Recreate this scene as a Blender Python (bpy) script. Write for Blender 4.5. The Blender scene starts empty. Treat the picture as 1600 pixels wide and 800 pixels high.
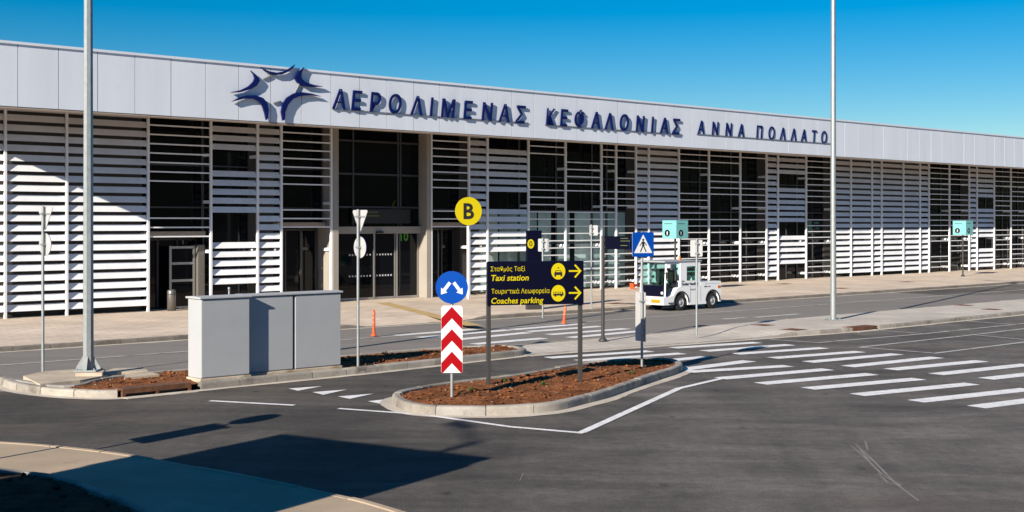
import bpy, bmesh, math, random
from mathutils import Vector, Matrix, noise
random.seed(7)
R = math.radians
SC = bpy.context.scene
COL = SC.collection
MAINT = "scene"

# ------------------------------------------------------------------ camera
CAM_Z = 3.4
FPX, CX, HY = 2000.0, 800.0, 348.0          # focal length / centre / horizon in photo pixels (1600 x 800)
cd = bpy.data.cameras.new("camera"); cam = bpy.data.objects.new("camera", cd); COL.objects.link(cam)
cam.location = (0, 0, CAM_Z); cam.rotation_euler = (R(90), 0, 0)
cd.sensor_width = 36; cd.lens = 36 * FPX / 1600; cd.shift_y = -(400 - HY) / 1600
cd.clip_start = 0.1; cd.clip_end = 12000
SC.camera = cam

# ------------------------------------------------------------------ light
SUN_AZ, SUN_EL = R(58.5), R(23.2)            # direction the light travels to (from +X), elevation
w = bpy.data.worlds.new("World"); SC.world = w; w.use_nodes = True
nt = w.node_tree; bg = nt.nodes["Background"]
sky = nt.nodes.new("ShaderNodeTexSky"); sky.sky_type = 'NISHITA'; sky.sun_disc = False
sky.sun_elevation = SUN_EL
# sun stands opposite to the travel direction; sky rotation runs clockwise from +Y
sx, sy = -math.cos(SUN_AZ), -math.sin(SUN_AZ)
sky.sun_rotation = math.atan2(sx, sy) % (2 * math.pi)
sky.air_density = 1.0; sky.dust_density = 0.0; sky.ozone_density = 4.0; sky.altitude = 50
hs = nt.nodes.new("ShaderNodeHueSaturation"); hs.inputs["Saturation"].default_value = 1.61
nt.links.new(sky.outputs[0], hs.inputs["Color"]); nt.links.new(hs.outputs[0], bg.inputs[0])
bg.inputs[1].default_value = 0.054
sl = bpy.data.lights.new("sun", 'SUN'); sl.energy = 5.0; sl.angle = R(0.5); sl.color = (1.0, 0.90, 0.77)
so = bpy.data.objects.new("sun", sl); COL.objects.link(so); so.location = (-30, -50, 40)
d = Vector((math.cos(SUN_AZ) * math.cos(SUN_EL), math.sin(SUN_AZ) * math.cos(SUN_EL), -math.sin(SUN_EL)))
so.rotation_euler = d.to_track_quat('-Z', 'Y').to_euler()
SC.view_settings.view_transform = 'Standard'; SC.view_settings.look = 'None'
SC.view_settings.exposure = 0.75; SC.view_settings.gamma = 1.0; SC.view_settings.use_curve_mapping = False
SC.render.engine = 'CYCLES'; SC.cycles.max_bounces = 6; SC.cycles.diffuse_bounces = 3
SC.cycles.glossy_bounces = 3; SC.cycles.caustics_reflective = False; SC.cycles.caustics_refractive = False
SC.cycles.use_denoising = True; SC.cycles.denoiser = 'OPENIMAGEDENOISE'; SC.cycles.denoising_input_passes = 'RGB_ALBEDO_NORMAL'; SC.cycles.denoising_prefilter = 'ACCURATE'
SC.cycles.sample_clamp_indirect = 3.0

# ------------------------------------------------------------------ survey of the place
U = Vector((0.742, 0.670, 0)); U.normalize()
N = Vector((U.y, -U.x, 0))                   # outward normal of the terminal front
ANG = math.atan2(U.y, U.x)
O = Vector((0, 59.5, 0))
def G(px, py, z=0.0):
    Y = FPX * (CAM_Z - z) / (py - HY)
    return Vector(((px - CX) * Y / FPX, Y, z))
def FS(px, py=HY, off=0.0):
    a = (px - CX) / FPX
    s = (a * (O.y + N.y * off) - N.x * off) / (U.x - a * U.y)
    Y = O.y + U.y * s + N.y * off
    return s, CAM_Z - (py - HY) * Y / FPX
def ST(s, t, z=0.0):                         # along the front, distance before the front
    p = O + U * s + N * t
    return Vector((p.x, p.y, z))
def to_st(p):
    v = Vector((p.x, p.y, 0)) - O
    return v.dot(U), v.dot(N)

# ------------------------------------------------------------------ mesh helpers
class MB:
    def __init__(self): self.v = []; self.f = []; self.m = []; self.s = []
    def add(self, vs, fs, mi=0, smooth=False):
        b = len(self.v); self.v += [tuple(x) for x in vs]
        for f in fs: self.f.append([b + i for i in f]); self.m.append(mi); self.s.append(smooth)
        return self
    def box(self, x0, x1, y0, y1, z0, z1, mi=0):
        vs = [(x0,y0,z0),(x1,y0,z0),(x1,y1,z0),(x0,y1,z0),(x0,y0,z1),(x1,y0,z1),(x1,y1,z1),(x0,y1,z1)]
        return self.add(vs, [(0,3,2,1),(4,5,6,7),(0,1,5,4),(1,2,6,5),(2,3,7,6),(3,0,4,7)], mi)
    def cbox(self, x0, x1, y0, y1, z0, z1, b=0.02, mi=0):   # chamfered upright box
        def ring(i, z): return [(x0+b+i,y0+i,z),(x1-b-i,y0+i,z),(x1-i,y0+b+i,z),(x1-i,y1-b-i,z),(x1-b-i,y1-i,z),(x0+b+i,y1-i,z),(x0+i,y1-b-i,z),(x0+i,y0+b+i,z)]
        rs = [ring(b,z0), ring(0,z0+b), ring(0,z1-b), ring(b,z1)]
        vs = sum(rs, []); fs = [tuple(range(7,-1,-1)), tuple(range(24,32))]
        for k in range(3):
            for j in range(8): fs.append((8*k+j, 8*k+(j+1)%8, 8*k+8+(j+1)%8, 8*k+8+j))
        return self.add(vs, fs, mi)
    def tube(self, p0, p1, r0, r1=None, n=16, mi=0, cap=True, smooth=True):
        r1 = r0 if r1 is None else r1
        p0, p1 = Vector(p0), Vector(p1); ax = (p1 - p0).normalized()
        a = ax.orthogonal().normalized(); b = ax.cross(a)
        vs = []
        for p, r in ((p0, r0), (p1, r1)):
            for k in range(n):
                t = 2*math.pi*k/n; vs.append(p + a*(math.cos(t)*r) + b*(math.sin(t)*r))
        self.add(vs, [(k,(k+1)%n,n+(k+1)%n,n+k) for k in range(n)], mi, smooth)
        if cap: self.add(vs, [tuple(range(n-1,-1,-1)), tuple(range(n,2*n))], mi)
        return self
    def lathe(self, prof, n=24, mi=0, smooth=True, axis='z', org=(0,0,0)):
        vs = []
        for r, h in prof:
            for k in range(n):
                t = 2*math.pi*k/n; c, s_ = math.cos(t)*r, math.sin(t)*r
                q = (c, s_, h) if axis == 'z' else ((c, h, s_) if axis == 'y' else (h, c, s_))
                vs.append((q[0]+org[0], q[1]+org[1], q[2]+org[2]))
        fs = []
        for i in range(len(prof)-1):
            for k in range(n): fs.append((i*n+k, i*n+(k+1)%n, (i+1)*n+(k+1)%n, (i+1)*n+k))
        return self.add(vs, fs, mi, smooth)
    def prism(self, poly, fn, d0, d1, mi=0, mside=None):   # poly 2D -> fn(a,b,d)
        n = len(poly); vs = [fn(a,b,d0) for a,b in poly] + [fn(a,b,d1) for a,b in poly]
        self.add(vs, [tuple(range(n)), tuple(range(2*n-1,n-1,-1))], mi)
        self.add(vs, [(k,n+k,n+(k+1)%n,(k+1)%n) for k in range(n)], mi if mside is None else mside)
        return self
    ZI = 0.0
    def strip(self, a, b, wd, z, mi=0):      # flat painted bar
        a, b = Vector(a), Vector(b); t = (b-a); t.z = 0; t.normalize(); q = Vector((-t.y, t.x, 0))*wd/2; MB.ZI = (MB.ZI+0.00021) % 0.0042; z += MB.ZI
        vs = [a-q, b-q, b+q, a+q]; return self.add([(v.x,v.y,z) for v in vs], [(0,1,2,3)], mi)
    def build(self, name, mats, parent=None, loc=None, rz=None, fix=True, bevel=0):
        me = bpy.data.meshes.new(name); me.from_pydata(self.v, [], self.f)
        if not isinstance(mats, (list, tuple)): mats = [mats]
        for m in mats: me.materials.append(m)
        me.polygons.foreach_set("material_index", self.m); me.polygons.foreach_set("use_smooth", self.s)
        if fix:
            bm = bmesh.new(); bm.from_mesh(me); bmesh.ops.recalc_face_normals(bm, faces=bm.faces); bm.to_mesh(me); bm.free()
        me.update()
        o = bpy.data.objects.new(name, me); COL.objects.link(o)
        if parent is not None: o.parent = parent
        if loc is not None: o.location = loc
        if rz is not None: o.rotation_euler = (0, 0, rz)
        if bevel:
            bv = o.modifiers.new("bevel", 'BEVEL'); bv.width = bevel; bv.segments = 2; bv.limit_method = 'ANGLE'; bv.angle_limit = R(40)
        return o
def tag(o, label, cat, group=None):
    o["label"] = label; o["category"] = cat
    if group: o["group"] = group
    return o
def thing(name, label, cat, loc=(0,0,0), rz=0, group=None):
    o = bpy.data.objects.new(name, None); COL.objects.link(o); o.empty_display_size = 0.3
    o.location = loc; o.rotation_euler = (0, 0, rz)
    return tag(o, label, cat, group)
def struct(o, kind="structure"):
    o["kind"] = kind; return o
def inside(p, poly):
    x, y = p; c = False; n = len(poly)
    for i in range(n):
        x1,y1 = poly[i]; x2,y2 = poly[(i+1)%n]
        if (y1 > y) != (y2 > y) and x < (x2-x1)*(y-y1)/(y2-y1)+x1: c = not c
    return c
def smooth_path(pts, step=0.1, closed=False):
    n = len(pts); out = []
    P = [Vector((p[0], p[1], 0)) for p in pts]
    rng = n if closed else n-1
    for i in range(rng):
        if closed: a,b,c,e = P[(i-1)%n],P[i],P[(i+1)%n],P[(i+2)%n]
        else: a,b,c,e = P[max(i-1,0)],P[i],P[i+1],P[min(i+2,n-1)]
        m = max(2, int((c-b).length/step))
        for k in range(m):
            t = k/m
            out.append(0.5*((2*b)+(c-a)*t+(2*a-5*b+4*c-e)*t*t+(3*b-a-3*c+e)*t**3))
    if not closed: out.append(P[-1])
    return out
def resample(path, step, closed):
    pts = path + ([path[0]] if closed else [])
    L = [0]
    for i in range(len(pts)-1): L.append(L[-1]+(pts[i+1]-pts[i]).length)
    n = max(2, int(round(L[-1]/step))); out = []; j = 0
    for k in range(n+1):
        s = L[-1]*k/n
        while j < len(L)-2 and L[j+1] < s: j += 1
        t = (s-L[j])/max(1e-9, L[j+1]-L[j]); out.append(pts[j].lerp(pts[j+1], t))
    return out[:-1] if closed else out
def normals(path, closed):
    n = len(path); out = []
    for i in range(n):
        a = path[(i-1)%n] if closed or i>0 else path[i]; b = path[(i+1)%n] if closed or i<n-1 else path[i]
        t = (b-a).normalized(); out.append(Vector((-t.y, t.x, 0)))
    return out
def kerb(path, closed, side, width=0.16, h=0.15, stone=1.0, name="kerb", mat=None, hfun=None, gutter=0.25, gmat=None, skip=None):
    """path = outer foot of the kerb, side=+1: kerb lies to the left of the path"""
    st = 0.1; P = resample(path, st, closed); Nn = normals(P, closed); n = len(P)
    per = max(2, int(round(stone/st))); mb = MB()
    def prof(g): return [(0+g,-0.1),(0.006+g,h*0.72),(0.016+g,h*0.9-g*.5),(0.045+g,h-g),(width-0.02-g,h-g),(width-g,h-0.015-g),(width-g,-0.1)]
    def ring(i, g, sh=0.0, dz=0.0):
        i2 = i % n; hs = 1.0 if hfun is None else hfun(P[i2]); r = []
        tx = Vector((Nn[i2].y, -Nn[i2].x, 0))*sh
        for a, z in prof(g):
            q = P[i2] + Nn[i2]*side*a + tx; r.append((q.x, q.y, (z*hs if z > 0 else z)+dz))
        return r
    def sweep(i0, i1, g, ends=0.0, dz=0.0, mi=0):
        rs = [ring(i, g, (ends if i == i0 else (-ends if i == i1 else 0)), dz) for i in range(i0, i1+1)]
        k = len(rs[0]); vs = sum(rs, []); fs = []
        for a in range(len(rs)-1):
            for b in range(k-1): fs.append((a*k+b, a*k+b+1, (a+1)*k+b+1, (a+1)*k+b))
        fs.append(tuple(range(k))); fs.append(tuple(range(len(vs)-1, len(vs)-k-1, -1)))
        mb.add(vs, fs, mi)
    tot = n if closed else n-1; i = 0
    while i < tot:
        j = min(i+per, tot)
        if tot - j < per*0.4: j = tot
        mid = P[((i+j)//2) % n]
        if not (skip and skip(mid)):
            sweep(i, j, 0.0, 0.011, random.uniform(-0.007, 0.007), random.randrange(3)); sweep(i, j, 0.014, mi=3)
        i = j
    o = struct(mb.build(name, [mat]*4 if mat is not M['kerb'] else [M['kerb0'],M['kerb1'],M['kerb2'],M['kerb_dark']]))
    if gutter:
        g = MB(); vs = []
        for i in range(n):
            wv = gutter*(1+0.25*noise.noise(P[i]*0.7)+0.1*noise.noise(P[i]*4))
            a = P[i]+Nn[i]*side*0.03; b = P[i]-Nn[i]*side*wv
            vs += [(a.x,a.y,0.012),(b.x,b.y,0.009)]
        m = n if closed else n-1
        g.add(vs, [(2*i,2*i+1,2*((i+1)%n)+1,2*((i+1)%n)) for i in range(m)])
        struct(g.build("gutter", gmat))
    return o
TXT = {}
def text_geo(body, shear=0.0, offset=0.0, res=3):
    k = (body, shear, offset)
    if k in TXT: return TXT[k]
    cu = bpy.data.curves.new("lettering", 'FONT'); cu.body = body; cu.size = 1; cu.shear = shear; cu.offset = offset
    cu.resolution_u = res; cu.fill_mode = 'FRONT'
    ob = bpy.data.objects.new("lettering", cu); COL.objects.link(ob)
    dg = bpy.context.evaluated_depsgraph_get(); dg.update()
    me = bpy.data.meshes.new_from_object(ob.evaluated_get(dg))
    vs = [v.co.copy() for v in me.vertices]; fs = [tuple(p.vertices) for p in me.polygons]
    bpy.data.objects.remove(ob); bpy.data.curves.remove(cu); bpy.data.meshes.remove(me)
    TXT[k] = (vs, fs); return TXT[k]
CAPH = max(v.y for v in text_geo("E")[0])
def text_flat(mb, body, x, z, y, cap, mi=0, shear=0.0, offset=0.0, width=None, depth=0.0, align='l'):
    """letters facing -y, baseline at z, left edge at x; depth > 0 makes solid letters whose front is at y"""
    vs, fs = text_geo(body, shear, offset)
    if not vs: return
    x0 = min(v.x for v in vs); x1 = max(v.x for v in vs); k = cap/CAPH; kx = k if width is None else width/(x1-x0)
    if align == 'c': x -= kx*(x1-x0)/2
    fr = [(x+(v.x-x0)*kx, y, z+v.y*k) for v in vs]
    if depth <= 0: mb.add(fr, fs, mi); return
    bk = [(a, b+depth, c) for a, b, c in fr]; mb.add(fr, fs, mi); mb.add(bk, [f[::-1] for f in fs], mi)
    cnt = {}
    for f in fs:
        for i in range(len(f)):
            e = (f[i], f[(i+1)%len(f)]); cnt[e] = cnt.get(e, 0)+1
    n = len(vs); sd = [(a, b, b+n, a+n) for (a, b) in cnt if (b, a) not in cnt]
    mb.add(fr+bk, sd, mi)

# ------------------------------------------------------------------ materials
def mat(name, col, rough=0.6, metal=0.0, spec=0.5, var=0.0, vscale=6.0, bump=0.0, bscale=40.0, speck=0.0, sscale=200.0, coat=0.0, stain=None, stretch=None):
    m = bpy.data.materials.new(name); m.use_nodes = True; t = m.node_tree; p = t.nodes["Principled BSDF"]
    p.inputs["Roughness"].default_value = rough; p.inputs["Metallic"].default_value = metal
    p.inputs["Specular IOR Level"].default_value = spec; p.inputs["Coat Weight"].default_value = coat
    c = (*col, 1); p.inputs["Base Color"].default_value = c
    if var or bump or speck or stain:
        tc = t.nodes.new("ShaderNodeTexCoord"); src = tc.outputs["Object"]
        if stretch:
            mp = t.nodes.new("ShaderNodeMapping"); mp.inputs["Scale"].default_value = stretch; mp.inputs["Rotation"].default_value = (0,0,-ANG)
            t.links.new(src, mp.inputs["Vector"]); st = mp.outputs[0]
        else: st = src
        last = None
        def mul(fac_socket, lo, hi, prev, clo=None, chi=None):
            mr = t.nodes.new("ShaderNodeMapRange"); mr.inputs["From Min"].default_value = 0.3; mr.inputs["From Max"].default_value = 0.7
            mr.inputs["To Min"].default_value = lo; mr.inputs["To Max"].default_value = hi; t.links.new(fac_socket, mr.inputs["Value"])
            mx = t.nodes.new("ShaderNodeMix"); mx.data_type = 'RGBA'; mx.blend_type = 'MULTIPLY'; mx.inputs["Factor"].default_value = 1
            if prev is None: mx.inputs["A"].default_value = c
            else: t.links.new(prev, mx.inputs["A"])
            t.links.new(mr.outputs[0], mx.inputs["B"]); return mx.outputs["Result"]
        if var:
            nz = t.nodes.new("ShaderNodeTexNoise"); nz.inputs["Scale"].default_value = vscale; nz.inputs["Detail"].default_value = 6
            nz.inputs["Roughness"].default_value = 0.62
            t.links.new(st, nz.inputs["Vector"]); last = mul(nz.outputs["Fac"], 1-var, 1+var, last)
        if speck:
            nz = t.nodes.new("ShaderNodeTexNoise"); nz.inputs["Scale"].default_value = sscale; nz.inputs["Detail"].default_value = 2
            t.links.new(src, nz.inputs["Vector"]); last = mul(nz.outputs["Fac"], 1-speck, 1+speck, last)
        if stain:
            scol, sscl, thr, amt = stain
            nz = t.nodes.new("ShaderNodeTexNoise"); nz.inputs["Scale"].default_value = sscl; nz.inputs["Detail"].default_value = 7; nz.inputs["Roughness"].default_value = 0.7
            t.links.new(src, nz.inputs["Vector"])
            mr = t.nodes.new("ShaderNodeMapRange"); mr.inputs["From Min"].default_value = thr; mr.inputs["From Max"].default_value = thr+0.12
            mr.inputs["To Max"].default_value = amt; t.links.new(nz.outputs["Fac"], mr.inputs["Value"])
            mx = t.nodes.new("ShaderNodeMix"); mx.data_type = 'RGBA'; t.links.new(mr.outputs[0], mx.inputs["Factor"])
            if last is None: mx.inputs["A"].default_value = c
            else: t.links.new(last, mx.inputs["A"])
            mx.inputs["B"].default_value = (*scol, 1); last = mx.outputs["Result"]
        if last is not None: t.links.new(last, p.inputs["Base Color"])
        if bump:
            nz = t.nodes.new("ShaderNodeTexNoise"); nz.inputs["Scale"].default_value = bscale; nz.inputs["Detail"].default_value = 5
            t.links.new(src, nz.inputs["Vector"]); bp = t.nodes.new("ShaderNodeBump"); bp.inputs["Strength"].default_value = bump; bp.inputs["Distance"].default_value = 0.02
            t.links.new(nz.outputs["Fac"], bp.inputs["Height"]); t.links.new(bp.outputs[0], p.inputs["Normal"])
    return m
M = {}
def asphalt():
    m = bpy.data.materials.new("asphalt"); m.use_nodes = True; t = m.node_tree; p = t.nodes["Principled BSDF"]
    p.inputs["Roughness"].default_value = 0.85; p.inputs["Specular IOR Level"].default_value = 0.3
    tc = t.nodes.new("ShaderNodeTexCoord"); src = tc.outputs["Object"]
    def mapped(scale, rot):
        mp = t.nodes.new("ShaderNodeMapping"); mp.inputs["Scale"].default_value = scale; mp.inputs["Rotation"].default_value = (0,0,rot)
        t.links.new(src, mp.inputs["Vector"]); return mp.outputs[0]
    def nz(vec, scale, detail=6, rough=.6, dist=0.0):
        n = t.nodes.new("ShaderNodeTexNoise"); n.inputs["Scale"].default_value = scale; n.inputs["Detail"].default_value = detail
        n.inputs["Roughness"].default_value = rough; n.inputs["Distortion"].default_value = dist; t.links.new(vec, n.inputs["Vector"]); return n.outputs["Fac"]
    prev = None
    def mul(fac, a0, a1, lo, hi):
        nonlocal prev
        r = t.nodes.new("ShaderNodeMapRange"); r.inputs["From Min"].default_value = a0; r.inputs["From Max"].default_value = a1
        r.inputs["To Min"].default_value = lo; r.inputs["To Max"].default_value = hi; t.links.new(fac, r.inputs["Value"])
        x = t.nodes.new("ShaderNodeMix"); x.data_type = 'RGBA'; x.blend_type = 'MULTIPLY'; x.inputs["Factor"].default_value = 1
        if prev is None: x.inputs["A"].default_value = (0.125,0.113,0.102,1)
        else: t.links.new(prev, x.inputs["A"])
        t.links.new(r.outputs[0], x.inputs["B"]); prev = x.outputs["Result"]
    mul(nz(src, .16, 4, .5, 1.2), .36, .64, .76, 1.16)
    mul(nz(mapped((.45,1,1), R(-15)), .42, 7, .62, 1.9), .34, .66, .72, 1.26)
    mul(nz(mapped((.10,1.0,1), R(-28)), .9, 7, .7, 1.0), .34, .66, .80, 1.16)
    mul(nz(mapped((1.0,.12,1), R(20)), .8, 6, .65, .8), .34, .66, .84, 1.14)
    mul(nz(src, 5, 5, .8), .3, .7, .72, 1.28)
    mul(nz(src, 38, 3, .7), .28, .72, .55, 1.45)
    v = t.nodes.new("ShaderNodeTexVoronoi"); v.inputs["Scale"].default_value = 9; t.links.new(src, v.inputs["Vector"])
    mul(v.outputs["Distance"], .015, .07, 1.7, 1.0)
    v = t.nodes.new("ShaderNodeTexVoronoi"); v.inputs["Scale"].default_value = 1.1; t.links.new(mapped((1,.5,1), .4), v.inputs["Vector"])
    mul(v.outputs["Distance"], .03, .09, .55, 1.0)
    sp = t.nodes.new("ShaderNodeSeparateXYZ"); t.links.new(src, sp.inputs[0])            # darker asphalt on the left; also deepens the foreground shade in the colour
    ad = t.nodes.new("ShaderNodeMath"); ad.operation = 'MULTIPLY_ADD'; ad.inputs[1].default_value = 4.0; t.links.new(nz(src, .3, 5, .6, .5), ad.inputs[0]); t.links.new(sp.outputs["X"], ad.inputs[2])
    mul(ad.outputs[0], -1.0, 5.0, .62, 1.06)
    # brown dusty patches
    r = t.nodes.new("ShaderNodeMapRange"); r.inputs["From Min"].default_value = .56; r.inputs["From Max"].default_value = .70; r.inputs["To Max"].default_value = .45
    t.links.new(nz(mapped((.5,1,1), R(-10)), .33, 6, .6, 1.0), r.inputs["Value"])
    x = t.nodes.new("ShaderNodeMix"); x.data_type = 'RGBA'; x.inputs["B"].default_value = (.165,.13,.105,1); t.links.new(prev, x.inputs["A"]); t.links.new(r.outputs[0], x.inputs["Factor"]); prev = x.outputs["Result"]
    t.links.new(prev, p.inputs["Base Color"])
    bp = t.nodes.new("ShaderNodeBump"); bp.inputs["Strength"].default_value = .45; bp.inputs["Distance"].default_value = .015
    t.links.new(nz(src, 110, 4, .7), bp.inputs["Height"]); t.links.new(bp.outputs[0], p.inputs["Normal"])
    return m
M['asphalt'] = asphalt()
M['asphalt_old'] = mat("asphalt_weathered", (0.215,0.20,0.185), 0.9, spec=0.25, var=0.14, vscale=1.2, stretch=(0.1,0.9,1), speck=0.2, sscale=60, bump=0.3, bscale=120, stain=((0.12,0.112,0.105),0.25,0.6,0.6))
M['paint'] = mat("road_paint", (0.76,0.76,0.76), 0.7, spec=0.3, var=0.14, vscale=3, speck=0.22, sscale=45, stain=((0.16,0.15,0.14),5.0,0.58,0.75))
M['paint_worn'] = mat("road_paint_worn", (0.5,0.49,0.48), 0.8, spec=0.3, var=0.15, vscale=5, stain=((0.15,0.145,0.14),2.0,0.52,0.8))
M['scuff'] = mat("chalky_scuff", (0.2,0.19,0.185), 0.9, spec=0.2, var=0.3, vscale=3)
M['kerb'] = mat("kerb_concrete", (0.36,0.335,0.30), 0.85, spec=0.3, var=0.22, vscale=1.6, speck=0.12, sscale=60, bump=0.25, bscale=60, stain=((0.17,0.15,0.13),1.3,0.58,0.7))
M['kerb_dark'] = mat("weathered_kerb", (0.20,0.18,0.155), 0.9, spec=0.2, var=0.25, vscale=1.6, speck=0.12, bump=0.25, bscale=60, stain=((0.09,0.08,0.07),1.3,0.55,0.7))
for i_, c_ in enumerate(((0.36,0.33,0.285),(0.27,0.245,0.215),(0.31,0.29,0.265))): M['kerb%d' % i_] = mat("kerb_concrete_tone", c_, 0.88, spec=0.25, var=0.24, vscale=1.9, speck=0.14, sscale=60, bump=0.3, bscale=60, stain=((0.12,0.105,0.09),1.6,0.54,0.8))
M['gutter'] = mat("gutter_concrete", (0.52,0.47,0.40), 0.9, spec=0.2, var=0.18, vscale=1.5, speck=0.1, sscale=50, stain=((0.27,0.22,0.17),1.2,0.6,0.7))
M['concrete'] = mat("pavement_concrete", (0.41,0.325,0.235), 0.9, spec=0.2, var=0.14, vscale=0.9, speck=0.13, sscale=70, bump=0.2, bscale=60, stain=((0.25,0.2,0.155),0.7,0.6,0.6))
M['slab'] = mat("rough_concrete", (0.47,0.40,0.31), 0.9, spec=0.2, var=0.2, vscale=2, bump=0.4, bscale=25, stain=((0.24,0.17,0.11),1.5,0.57,0.7))
M['soil'] = mat("red_soil", (0.185,0.072,0.030), 0.95, spec=0.1, var=0.55, vscale=2.2, speck=0.4, sscale=18, bump=1.0, bscale=22, stain=((0.24,0.135,0.075),2.0,0.56,0.6))
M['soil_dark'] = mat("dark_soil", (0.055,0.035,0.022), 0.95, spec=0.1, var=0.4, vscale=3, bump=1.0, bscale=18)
M['ochre'] = mat("ochre_tactile_paving", (0.5,0.36,0.17), 0.85, spec=0.2, var=0.18, vscale=2, speck=0.1)
M['white_alu'] = mat("white_coated_aluminium", (0.83,0.85,0.88), 0.45, spec=0.4, var=0.09, vscale=1.1, stain=((0.62,0.59,0.55),0.8,0.62,0.5))
M['fascia'] = mat("silver_white_cladding", (0.70,0.75,0.83), 0.42, spec=0.5, var=0.05, vscale=0.8, stretch=(1.2,1.2,.12), stain=((0.60,0.64,0.70),0.5,0.6,0.5))
M['joint'] = mat("cladding_joint", (0.22,0.22,0.24), 0.7)
M['soffit'] = mat("soffit_render", (0.36,0.30,0.25), 0.85, var=0.08)
M['jamb'] = mat("dark_jamb", (0.13,0.12,0.105), 0.7)
M['beige'] = mat("beige_cladding", (0.335,0.305,0.265), 0.6, var=0.06, vscale=1.5)
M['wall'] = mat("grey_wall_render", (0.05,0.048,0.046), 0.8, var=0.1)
M['frame'] = mat("dark_grey_frame", (0.055,0.055,0.058), 0.45, spec=0.4)
M['alu'] = mat("brushed_aluminium", (0.42,0.41,0.39), 0.4, metal=0.7)
M['glass'] = mat("dark_tinted_glass", (0.003,0.004,0.006), 0.04, spec=0.25, var=0.3, vscale=0.4)
M['film'] = mat("frosted_glass_film", (0.30,0.42,0.41), 0.18, spec=0.4, var=0.2, vscale=0.5)
for i_, c_ in enumerate(((0.30,0.42,0.41),(0.22,0.33,0.33),(0.38,0.50,0.48))): M['film%d' % i_] = mat("frosted_glass_film", c_, 0.15, spec=0.4, var=0.3, vscale=0.7)
M['blue_letter'] = mat("navy_blue_letters", (0.004,0.010,0.095), 0.4, spec=0.25)
M['steel'] = mat("galvanised_steel", (0.33,0.36,0.365), 0.45, metal=0.45, var=0.13, vscale=9, speck=0.06, sscale=60)
M['sign_back'] = mat("grey_sign_back", (0.50,0.50,0.50), 0.45, metal=0.2, var=0.06)
M['dark_post'] = mat("dark_grey_post", (0.045,0.043,0.042), 0.45, spec=0.4)
M['navy'] = mat("navy_sign_panel", (0.0022,0.0026,0.013), 0.45, spec=0.12)
M['yellow'] = mat("yellow_sign_vinyl", (0.52,0.43,0.005), 0.5, spec=0.15)
M['black'] = mat("black_vinyl", (0.012,0.012,0.012), 0.5)
M['sblue'] = mat("blue_reflective_sheet", (0.001,0.055,0.33), 0.45, spec=0.12)
M['swhite'] = mat("white_reflective_sheet", (0.66,0.66,0.67), 0.45)
M['sred'] = mat("red_reflective_sheet", (0.30,0.002,0.006), 0.5, spec=0.1)
M['cabinet'] = mat("light_grey_cabinet_paint", (0.405,0.42,0.435), 0.5, spec=0.35, var=0.05, vscale=1.2, stain=((0.31,0.30,0.28),0.8,0.66,0.4))
M['cabinet_white'] = mat("pale_cabinet_paint", (0.66,0.66,0.66), 0.5, spec=0.35, var=0.05, vscale=1.2)
M['orange'] = mat("orange_plastic", (0.72,0.09,0.02), 0.5, var=0.06)
M['band'] = mat("faded_orange_band", (0.62,0.22,0.12), 0.6)
M['teal'] = mat("aqua_sign_panel", (0.17,0.47,0.46), 0.5)
M['rust'] = mat("rusty_iron", (0.13,0.055,0.026), 0.85, var=0.4, vscale=6, bump=0.4, bscale=40)
M['tyre'] = mat("black_rubber", (0.018,0.018,0.018), 0.8, var=0.2, vscale=8)
M['rim'] = mat("grey_wheel_rim", (0.5,0.5,0.5), 0.45, metal=0.3)
M['white_paint'] = mat("white_vehicle_paint", (0.90,0.91,0.92), 0.3, spec=0.5, coat=0.3, var=0.03, vscale=3, stain=((0.45,0.42,0.38),1.6,0.66,0.5))
M['cab_roof'] = mat("grey_cab_roof", (0.30,0.32,0.35), 0.6)
M['cab_glass'] = mat("vehicle_glass", (0.02,0.06,0.06), 0.05, spec=0.5)
def clear_glass():
    m = bpy.data.materials.new("tinted_vehicle_glass"); m.use_nodes = True; t = m.node_tree; t.nodes.remove(t.nodes["Principled BSDF"])
    tr = t.nodes.new("ShaderNodeBsdfTransparent"); tr.inputs[0].default_value = (.62,.85,.80,1); gl = t.nodes.new("ShaderNodeBsdfGlossy"); gl.inputs["Roughness"].default_value = .03
    mx = t.nodes.new("ShaderNodeMixShader"); mx.inputs[0].default_value = .1; t.links.new(tr.outputs[0], mx.inputs[1]); t.links.new(gl.outputs[0], mx.inputs[2])
    t.links.new(mx.outputs[0], t.nodes["Material Output"].inputs[0]); return m
M['clear'] = clear_glass()
M['seat'] = mat("black_seat_vinyl", (0.015,0.014,0.014), 0.6)
M['plate'] = mat("amber_number_plate", (0.80,0.25,0.006), 0.5)
M['amber'] = mat("amber_lens", (0.6,0.16,0.01), 0.25)
M['red_lens'] = mat("red_lens", (0.35,0.01,0.01), 0.25)
M['green'] = mat("green_sticker", (0.06,0.30,0.03), 0.6)
M['green_text'] = mat("olive_yellow_text", (0.10,0.12,0.03), 0.6)
M['leaf'] = mat("weed_leaf", (0.07,0.11,0.02), 0.7)
M['bin'] = mat("stainless_bin", (0.20,0.19,0.18), 0.4, metal=0.6)
M['occluder'] = mat("cream_occluder_wall", (0.45,0.43,0.40), 0.7, var=0.06)

M['hill'] = mat("reflection_hill", (0.05,0.06,0.03), 0.95, spec=0.1, var=0.4, vscale=0.02)
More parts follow.
